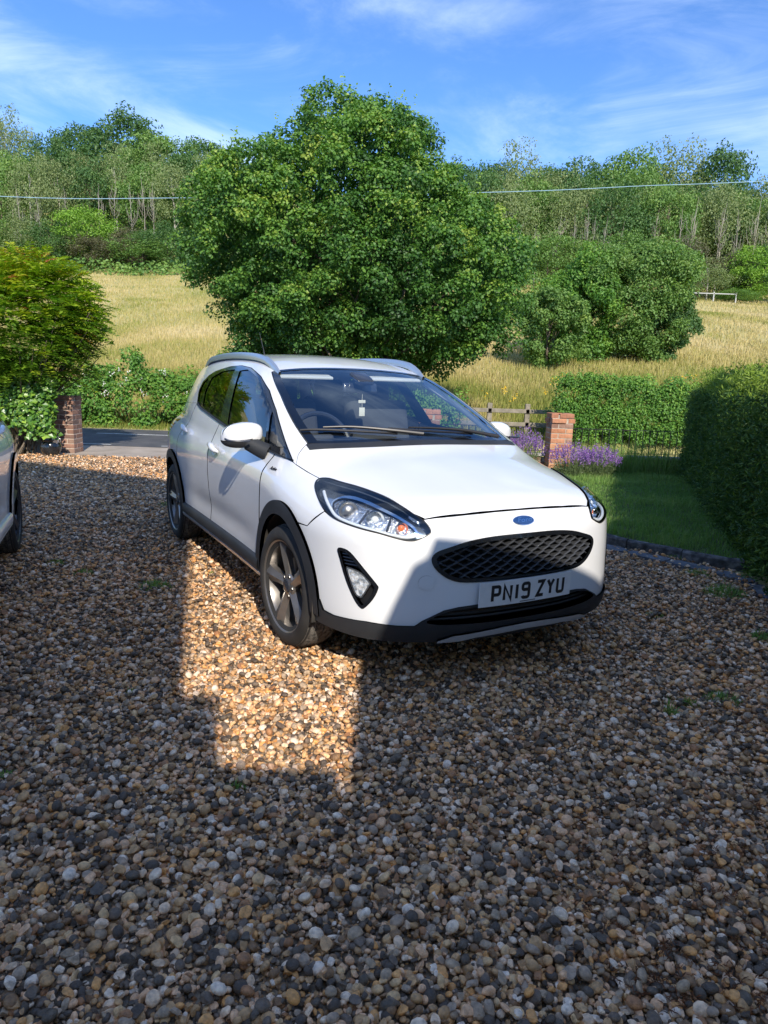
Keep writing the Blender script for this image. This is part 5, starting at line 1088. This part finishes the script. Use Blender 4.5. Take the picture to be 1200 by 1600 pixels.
M['ivy'] = leafmat('ivy_leaves', [(0, (0.037, 0.1, 0.018)), (0.5, (0.106, 0.237, 0.033)), (1, (0.3, 0.45, 0.056))], .2, .35, spec=.6)
def build_ivy():
    rng = np.random.default_rng(23); t = empty('ivy', (-5.75, 10.62, 0)); n = 6500
    x = rng.uniform(-1.6, .80, n); top = 1.35-.22*np.clip(x-.1, 0, 1)+.12*np.sin(x*4); bot = .36+.08*np.sin(x*5+1)+.06*np.sin(x*11)-.05*np.clip(x, 0, 1); z = bot+(top-bot)*rng.random(n)**.8; y = -.04-.30*rng.random(n)-.12*np.sin(z*3)
    P = np.stack([x, y, z], 1); leafmesh('foliage', P, np.tile([.1, -1., .5], (n, 1)), rng.uniform(.045, .085, n), rng, rng.normal(.5, .22, n), M['ivy'], t, wid=1.0, droop=.8, jit=.7)
    mb = MB()
    for k in range(10): x0 = rng.uniform(-1.4, .7); mb.tube([(x0, -.1, -.02), (x0+rng.normal(0, .1), -.12, .5), (x0+rng.normal(0, .15), -.15, 1.0)], .012, 5)
    mb.build('stems', M['bark'], t); return tag(t, 'glossy green ivy draped over the fence beside the brown pier', 'ivy')
build_ivy()
M['board'] = mat('weathered_fence_board', rough=.9, objrand=[(0, (.42, .33, .20)), (.3, (.36, .28, .17)), (.6, (.47, .37, .23)), (.8, (.32, .26, .17))], noise=(14, 5, ((.8, .8, .8), (1.15, 1.12, 1.1)), .3, .7), bump=(30, .4, .003))
fc = empty('board_fence', (-5.28, 11.02, 0)); bmesh_ = brickmesh(.098, .02, 1.0, 'fence_board', ch=.003); bmesh_.materials.append(M['board'])
for k in range(32): b = link('fence_board', bmesh_, fc); b.location = (-.06-.104*k, .008*(k % 2), .58+random.gauss(0, .004)); b.rotation_euler = (0, 0, random.gauss(0, .02))
gb = MB().box((-1.7, .0, .055), (3.4, .03, .11)).build('gravel_board', M['apron'], fc)
for z in (.25, .9): MB().box((-1.7, .05, z), (3.4, .05, .07)).build('fence_rail', M['board'], fc)
tag(fc, 'weathered tan board fence below the ivy', 'fence')
# pot with a silver tin beside it
M['potglaze'] = mat('black_glazed_pot', (.012, .012, .014), .2, coat=.6, noise=(10, 4, ((.008, .008, .01), (.03, .03, .03)), .3, .7)); M['tin'] = mat('silver_tin', (.7, .71, .72), .3, metal=.8)
p = gnd(84, 711); pt = empty('plant_pot', (p.x+.02, p.y-.12, .0)); MB().lathe([(.0, .0), (.085, .0), (.10, .01), (.145, .09), (.152, .15), (.135, .205), (.118, .225), (.125, .245), (.135, .25), (.128, .255), (.112, .235), (.105, .18), (.0, .17)], 32).build('pot_body', M['potglaze'], pt, True); MB().lathe([(.0, .20), (.11, .20)], 24).build('potting_soil', M['lawnsoil'], pt)
tag(pt, 'squat black glazed pot standing against the brown brick pier', 'plant pot')
tn = empty('watering_tin', (p.x+.10, p.y-.15, .19)); MB().lathe([(.0, .0), (.045, .0), (.050, .05), (.050, .11), (.054, .112), (.054, .118), (.046, .118), (.044, .03), (.0, .02)], 24).build('can', M['tin'], tn, True); MB().tube([(.04, 0, .10), (.08, 0, .09), (.085, 0, .05), (.045, 0, .03)], .004, 6).build('handle', M['tin'], tn, True); tn.rotation_euler = (.1, .15, 0)
tag(tn, 'small silver tin resting on the black pot', 'tin')
# dark yew hedge by the lawn
M['yew'] = leafmat('yew_needles', [(0, (0.024, 0.066, 0.014)), (0.5, (0.05, 0.126, 0.024)), (1, (0.204, 0.3, 0.036))], .15); M['yewcore'] = mat('yew_inner_twigs', (.012, .022, .009), .95, bump=(12, 1, .08))
def build_yew():
    rng = np.random.default_rng(31); A = np.array([2.70, 2.2]); B = np.array([2.76, 4.6]); Cc = np.array([4.68, 10.45]); t = empty('yew_hedge', (3.2, 6.5, 0)); o0 = np.array([3.2, 6.5, 0]); H = 1.31
    path = np.concatenate([A+(B-A)*np.linspace(0, 1, 8)[:-1, None], B+(Cc-B)*np.linspace(0, 1, 24)[:, None]]); seg = np.concatenate([[0], np.cumsum(np.linalg.norm(np.diff(path, axis=0), axis=1))]); L = seg[-1]
    def onpath(s): return np.stack([np.interp(s, seg, path[:, i]) for i in (0, 1)], 1), unit(np.stack([np.interp(s+.1, seg, path[:, i])-np.interp(s-.1, seg, path[:, i]) for i in (0, 1)], 1))
    def surf(n, where):
        s = rng.uniform(0, L, n); p, tg = onpath(s); nr = np.stack([-tg[:, 1], tg[:, 0]], 1)
        if where == 'face': z = rng.uniform(.03, H, n); bul = .12*fbm(s*1.4, z*1.7, 3)+.03*np.sin(s*1.7)+.05*(1-z/H); q = p+nr*bul[:, None]; Nn = np.concatenate([nr, np.full((n, 1), .25)], 1)
        elif where == 'top': w = rng.uniform(-1.35, .1, n); z = H+.09*(fbm(s*1.5, w*2, 3)-.4)+.20*rng.random(n)**2.0; q = p+nr*w[:, None]; Nn = np.tile([0, 0, 1.], (n, 1))
        else: # far end
            w = rng.uniform(-1.35, .15, n); z = rng.uniform(.03, H, n); p, tg = onpath(np.full(n, L)); nr = np.stack([-tg[:, 1], tg[:, 0]], 1); q = p+nr*w[:, None]+tg*(.12*fbm(w*3, z*3, 2))[:, None]; Nn = np.concatenate([tg, np.full((n, 1), .2)], 1)
        return np.concatenate([q, z[:, None]], 1), Nn
    Ps, Ns = zip(surf(6800, 'face'), surf(4600, 'top'), surf(900, 'end')); S = np.concatenate(Ps); Nn = np.concatenate(Ns); n = len(S)
    # each spray: a short drooping twig with needles either side
    tw = unit(Nn+rng.normal(0, .55, (n, 3))+np.array([0, 0, .15])); ln = rng.uniform(.07, .16, n); P, T2, N2, C = [], [], [], []; base = rng.normal(.36, .14, n)+.55*(S[:, 2] > H-.02)  # sprays along the top coloured brighter so the fringe looks sunlit
    for k in range(9):
        q = k/8; pos = S+tw*(ln*q)[:, None]+np.array([0, 0, -.25])*(ln*q*q)[:, None]; sd = unit(np.cross(tw, rng.normal(size=(n, 3)))); P.append(pos); T2.append(sd*(1 if k % 2 else -1)+tw*.8); N2.append(unit(np.cross(tw, sd))); C.append(base+.25*q+rng.normal(0, .05, n))
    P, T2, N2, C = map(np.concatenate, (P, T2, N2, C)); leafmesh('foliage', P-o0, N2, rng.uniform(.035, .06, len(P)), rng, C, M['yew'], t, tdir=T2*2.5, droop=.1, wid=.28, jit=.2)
    s = np.linspace(0, L, 40); p, tg = onpath(s); nr = np.stack([-tg[:, 1], tg[:, 0]], 1); V = []
    for w, z in ((-.06, -.02), (-.02, .6), (-.08, 1.2), (-.14, H-.05), (-1.2, H-.04), (-1.3, -.02)): V.append(np.concatenate([p+nr*w, np.full((40, 1), z)], 1)-o0)
    V = np.concatenate(V); n = 40; MB().add(V, Q=[(i*n+k, i*n+k+1, (i+1)*n+k+1, (i+1)*n+k) for i in range(5) for k in range(n-1)]+[(n-1, 2*n-1, 3*n-1, 6*n-1), (3*n-1, 4*n-1, 5*n-1, 6*n-1)]).build('inner_twigs', M['yewcore'], t)
    return tag(t, 'tall dark clipped yew hedge with yellow-green top coloured as if sunlit beside the lawn', 'hedge')
build_yew()
# lavender
M['lavleaf'] = leafmat('lavender_leaves', [(0, (.07, .11, .045)), (.5, (.12, .17, .07)), (1, (.20, .25, .11))], .2); M['lavflower'] = leafmat('lavender_flowers', [(0, (0.156, 0.078, 0.26)), (0.5, (0.273, 0.143, 0.416)), (1, (0.442, 0.26, 0.546))], .25, trcol=(1.2, 1, 1.3))
def lavender(x, y, r, h, label, seed):
    rng = np.random.default_rng(seed); t = empty('lavender', (x, y, .05)); n = int(240*r/.35); a = rng.uniform(0, 6.28, n); q = np.sqrt(rng.random(n)); b = np.stack([r*.45*q*np.cos(a), r*.45*q*np.sin(a), 0*a], 1); e = np.stack([r*q*np.cos(a), r*q*np.sin(a), h*(1-.35*q*q)*rng.uniform(.75, 1.12, n)], 1)
    w = .0022; V = np.stack([b+[w, 0, 0], b-[w, 0, 0], e+[0, 0, 0]], 1).reshape(-1, 3); T = np.arange(3*n).reshape(-1, 3); npmesh('stalks', V, T, M['lavleaf'], t, attr=np.full(3*n, .5))
    m = 900; k = rng.integers(0, n, m); f_ = rng.uniform(.05, .6, m)[:, None]; P = b[k]+(e[k]-b[k])*f_; leafmesh('foliage', P, rng.normal(size=(m, 3)), rng.uniform(.03, .06, m), rng, rng.random(m), M['lavleaf'], t, wid=.18, droop=-.8)
    P = np.concatenate([b+(e-b)*(.80+.22*j/9)+rng.normal(0, .004, (n, 3)) for j in range(10)]); leafmesh('flower_spikes', P, rng.normal(size=P.shape), rng.uniform(.014, .025, len(P)), rng, np.repeat(rng.random(n)[None], 10, 0).ravel()*.6+rng.random(len(P))*.4, M['lavflower'], t, wid=.7, droop=-.2)
    return tag(t, label, 'lavender', 'lavender clumps by the brick pier')
lavender(2.05, 10.2, .30, .60, 'purple lavender clump on the car side of the red brick pier', 51); lavender(1.62, 10.0, .36, .60, 'lavender clump half hidden behind the car bonnet', 52); lavender(2.62, 9.75, .34, .46, 'lavender clump directly in front of the red brick pier', 53); lavender(3.0, 9.75, .34, .44, 'outermost lavender clump, on the lawn below the railings', 54)
# grasses: lawn, verge, field, tufts
M['lawnblade'] = leafmat('lawn_blades', [(0, (.10, .22, .045)), (.5, (.18, .32, .075)), (1, (.33, .41, .14))], .3)
M['fieldblade'] = leafmat('dry_field_grass', [(0, (.15, .20, .035)), (.3, (.30, .31, .07)), (.55, (.47, .40, .15)), (.8, (.58, .47, .22)), (1, (.65, .54, .31))], .3, .8, (1.1, 1.05, .6))
def blades(name, P, h, w, c, mt, rng, lean=.35, parent=None):
    n = len(P); a = rng.uniform(0, 6.28, n); d = np.stack([np.cos(a), np.sin(a), 0*a], 1); s = np.stack([-np.sin(a+.8), np.cos(a+.8), 0*a], 1); h = np.broadcast_to(h, (n,))[:, None]; w = np.broadcast_to(w, (n,))[:, None]; l = rng.normal(0, lean, (n, 1))
    mid = P+d*h*l*.35+np.array([0, 0, 1])*h*.6; tip = P+d*h*l+np.array([0, 0, 1])*h*np.sqrt(np.maximum(.2, 1-l*l))
    V = np.stack([P-s*w, P+s*w, mid+s*w*.8, mid-s*w*.8, tip], 1).reshape(-1, 3); i = np.arange(n)*5
    return npmesh(name, V, [np.stack([i+3, i+2, i+4], 1), np.stack([i, i+1, i+2, i+3], 1)], mt, parent, attr=np.repeat(np.clip(c, 0, 1), 5))
rng = np.random.default_rng(61)
q = np.stack([rng.uniform(.5, 5.2, 90000), rng.uniform(5.1, 10.65, 90000)], 1); q = q[pip(q, LAWN) & (pdist(q, LAWN) > .015)]; pat = fbm(q[:, 0]*1.3, q[:, 1]*1.3, 3)
lg_ = blades('lawn_grass', np.concatenate([q, np.full((len(q), 1), .052)], 1), rng.uniform(.02, .055, len(q))*(1+1.0*(pat > .58)), .0026, pat*.9+rng.normal(0, .15, len(q)), M['lawnblade'], rng, .5); tag(lg_, 'short shaded lawn grass between the kerb and the low wall', 'grass', kind='stuff')
P = []
for y0, y1, n in ((15.75, 20, 42000), (20, 28, 60000), (28, 42, 60000), (42, 66, 60000), (66, 108, 70000)):
    Y = rng.uniform(y0, y1, n); X = rng.uniform(-1, 1, n)*(.62*Y+3); P.append(np.stack([X, Y], 1))
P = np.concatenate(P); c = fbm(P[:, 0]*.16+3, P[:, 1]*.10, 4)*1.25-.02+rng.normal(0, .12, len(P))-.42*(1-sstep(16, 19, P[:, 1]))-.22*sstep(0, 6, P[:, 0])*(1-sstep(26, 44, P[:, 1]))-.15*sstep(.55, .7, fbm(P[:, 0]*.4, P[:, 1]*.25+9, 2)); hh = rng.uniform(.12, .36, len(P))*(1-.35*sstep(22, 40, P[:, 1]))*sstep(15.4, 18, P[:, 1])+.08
k = (P[:, 1] > 17.3) | (rng.random(len(P)) < .8)
fg_ = blades('field_grass', np.concatenate([P, height(P[:, 0], P[:, 1])[:, None]-.02], 1), hh, .0045+.00034*P[:, 1], c, M['fieldblade'], rng, .3); tag(fg_, 'tall straw-coloured meadow grass with greener patches on the slope', 'grass', kind='stuff')
M['ragwort'] = mat('yellow_flower_heads', (.70, .46, .02), .7, transl=.2, trcol=(.8, .6, .1))
P = []
for px_, py_, Y in ((870, 592, 22), (865, 598, 21.5), (790, 607, 20), (1070, 590, 24), (1085, 588, 25), (800, 622, 19), (880, 585, 24), (760, 618, 20), (1050, 596, 22), (850, 612, 20)):
    p = aty(px_, py_, Y); P.append(np.array([p.x, Y, p.z])+rng.normal(0, .06, (14, 3)))
fl = leafmesh('meadow_flowers', np.concatenate(P), np.tile([0, -.5, 1.], (len(P)*14, 1)), .05, rng, rng.random(len(P)*14), M['ragwort'], wid=.9); tag(fl, 'scattered yellow flower heads in the meadow grass', 'flowers', kind='stuff')
def tuft(px_, py_, r, h, n, label, dry=0.0, seed=0):
    rg = np.random.default_rng(seed); p = gnd(px_, py_); a = rg.uniform(0, 6.28, n); q = r*np.sqrt(rg.random(n)); P = np.stack([q*np.cos(a), q*np.sin(a)*.8, 0*a+.01], 1); t = blades('grass_tuft', P, rg.uniform(.25, 1.1, n)*h*(1.15-q/r), .0022, rg.normal(.5+dry, .2, n), M['lawnblade'], rg, .8); t.location = (p.x, p.y, 0); return tag(t, label, 'weed', 'weeds growing through the gravel')
for i, a in enumerate([(88, 882, .08, .05, 260, 'small grass tuft near the rear wheel of the cut-off car'), (240, 920, .13, .075, 520, 'largest grass tuft, beside the left edge of the sunlit strip'), (133, 898, .08, .05, 150, 'thin grass patch between two thicker tufts in the shade'), (10, 1218, .03, .05, 40, 'tiny grass sprig at the frame edge in the shaded gravel'), (372, 1234, .035, .04, 60, 'tiny grass sprig below the sunlit patch'), (206, 1087, .025, .05, 36, 'single sprig in the shaded gravel beside the sunlit patch'), (1130, 930, .16, .11, 420, 'loose grass clump creeping from the slate edging'), (1090, 900, .12, .08, 220, 'sparse grass by the kerb below the lawn'), (1190, 1000, .08, .07, 260, 'thick grass tuft under the yew hedge at the frame edge'), (1045, 1120, .03, .13, 40, 'tall thin weed standing alone in the shaded gravel'), (1130, 1098, .09, .06, 200, 'yellowish moss and grass patch in the gravel'), (1075, 1105, .05, .06, 70, 'small weed beside the yellowish patch'), (328, 898, .04, .035, 50, 'small weed in the sunlit gravel beside the front wheel'), (1060, 872, .10, .06, 140, 'grass growing between kerb and slate stones'), (1020, 965, .07, .04, 90, 'low weeds in front of the car bumper corner'), (262, 790, .12, .06, 160, 'green weeds growing behind the rear wheel')]): tuft(*a, seed=i)
rg = np.random.default_rng(71); P = []
for x, y, n in ((3.2, 10.5, 260), (3.7, 10.45, 380), (4.15, 10.4, 340), (3.45, 10.5, 240)): P.append(np.stack([x+rg.normal(0, .2, n), y-np.abs(rg.normal(0, .12, n)), np.full(n, .05)], 1))
P = np.concatenate(P); lg2 = blades('long_grass', P, rg.uniform(.2, .55, len(P)), .0032, rg.normal(.65, .2, len(P)), M['lawnblade'], rg, .35); tag(lg2, 'uncut long grass along the foot of the low wall', 'grass', kind='stuff')
M['needle'] = mat('brown_conifer_litter', rough=.9, attr=[(0, (.10, .04, .018)), (1, (.30, .12, .045))])
P = []; 
for k in range(150):
    u = rg.random(); p = gnd(rg.uniform(840+150*u, 1195), 1270+320*u) if k % 4 else gnd(rg.uniform(1120, 1195), rg.uniform(960, 1300)); c0 = np.array([p.x, p.y, .026]); a = rg.uniform(0, 6.28); d = np.array([math.cos(a), math.sin(a), rg.normal(0, .12)]); P.append(c0+d*np.linspace(-.03, .03, 12)[:, None]*rg.uniform(.5, 1.1))
P = np.concatenate(P); nl_ = leafmesh('needle_litter', P, np.tile([0, 0, 1.], (len(P), 1)), rg.uniform(.012, .022, len(P)), rg, rg.random(len(P)), M['needle'], wid=.16, droop=0); tag(nl_, 'reddish brown conifer needles strewn over the gravel', 'litter', kind='stuff')
rg = np.random.default_rng(77); n = 90000; Y = rg.uniform(104, 165, n); X = rg.uniform(-1, 1, n)*(.62*Y+8); hz = rg.random(n)**1.5*(1.2+1.6*fbm(X*.15, Y*.15, 3)); P = np.stack([X, Y, height(X, Y)+hz], 1)
und_ = leafmesh('undergrowth', P, np.tile([0, -.6, .8], (n, 1)), rg.uniform(.35, .7, n), rg, fbm(X*.2, Y*.2, 3)+rg.normal(0, .12, n), M['wood_mid'], wid=.7); tag(und_, 'green undergrowth covering the slope beneath the hilltop wood', 'undergrowth', kind='stuff')
# post-and-rail fences
M['oak'] = mat('weathered_oak', rough=.9, noise=(9, 5, ((.17, .15, .11), (.30, .26, .20)), .3, .7), bump=(25, .6, .006)); M['whitewood'] = mat('white_painted_rail', (.44, .43, .40), .8)
def prfence(pts, Y, h, rails, mt, label, name):
    xs_ = [aty(p_, 640, Y).x for p_ in pts]; f_ = empty(name, (xs_[0], Y, float(height(xs_[0], Y))))
    for x in xs_: MB().box((x-xs_[0], 0, h/2-.1), (.12, .10, h+.2)).build('post', mt, f_, bevel=.012)
    for a, b in zip(xs_[:-1], xs_[1:]):
        for z in rails: MB().box(((a+b)/2-xs_[0], -.06, z), (b-a+.1, .045, .10)).build('rail', mt, f_, bevel=.01)
    return tag(f_, label, 'fence')
prfence([706, 765, 824, 884], 17.3, .80, (.62, .30), M['oak'], 'weathered wooden post-and-rail fence between the maple and the clipped hedge', 'post_and_rail_fence')
prfence([1060, 1094, 1128], 82, 1.2, (1.0,), M['whitewood'], 'pale wooden rail far up the field near the bushes', 'field_rail')
# overhead cable
M['cable'] = mat('pale_blue_cable', (.30, .46, .58), .5)
c = crsmooth([(-45, 25, 8.3), (-25, 25, 7.2), (-13.3, 25, 6.89), (-7.26, 25, 7.03), (.6, 25, 7.40), (5, 25, 7.64), (8.4, 25, 7.90), (12.5, 25, 8.18), (25, 25, 9.2), (45, 25, 11.2)], 6, False); cb = MB().tube(c, .0105, 6).build('overhead_cable', M['cable'], None, True); tag(cb, 'pale blue overhead cable strung across behind the maple', 'cable')
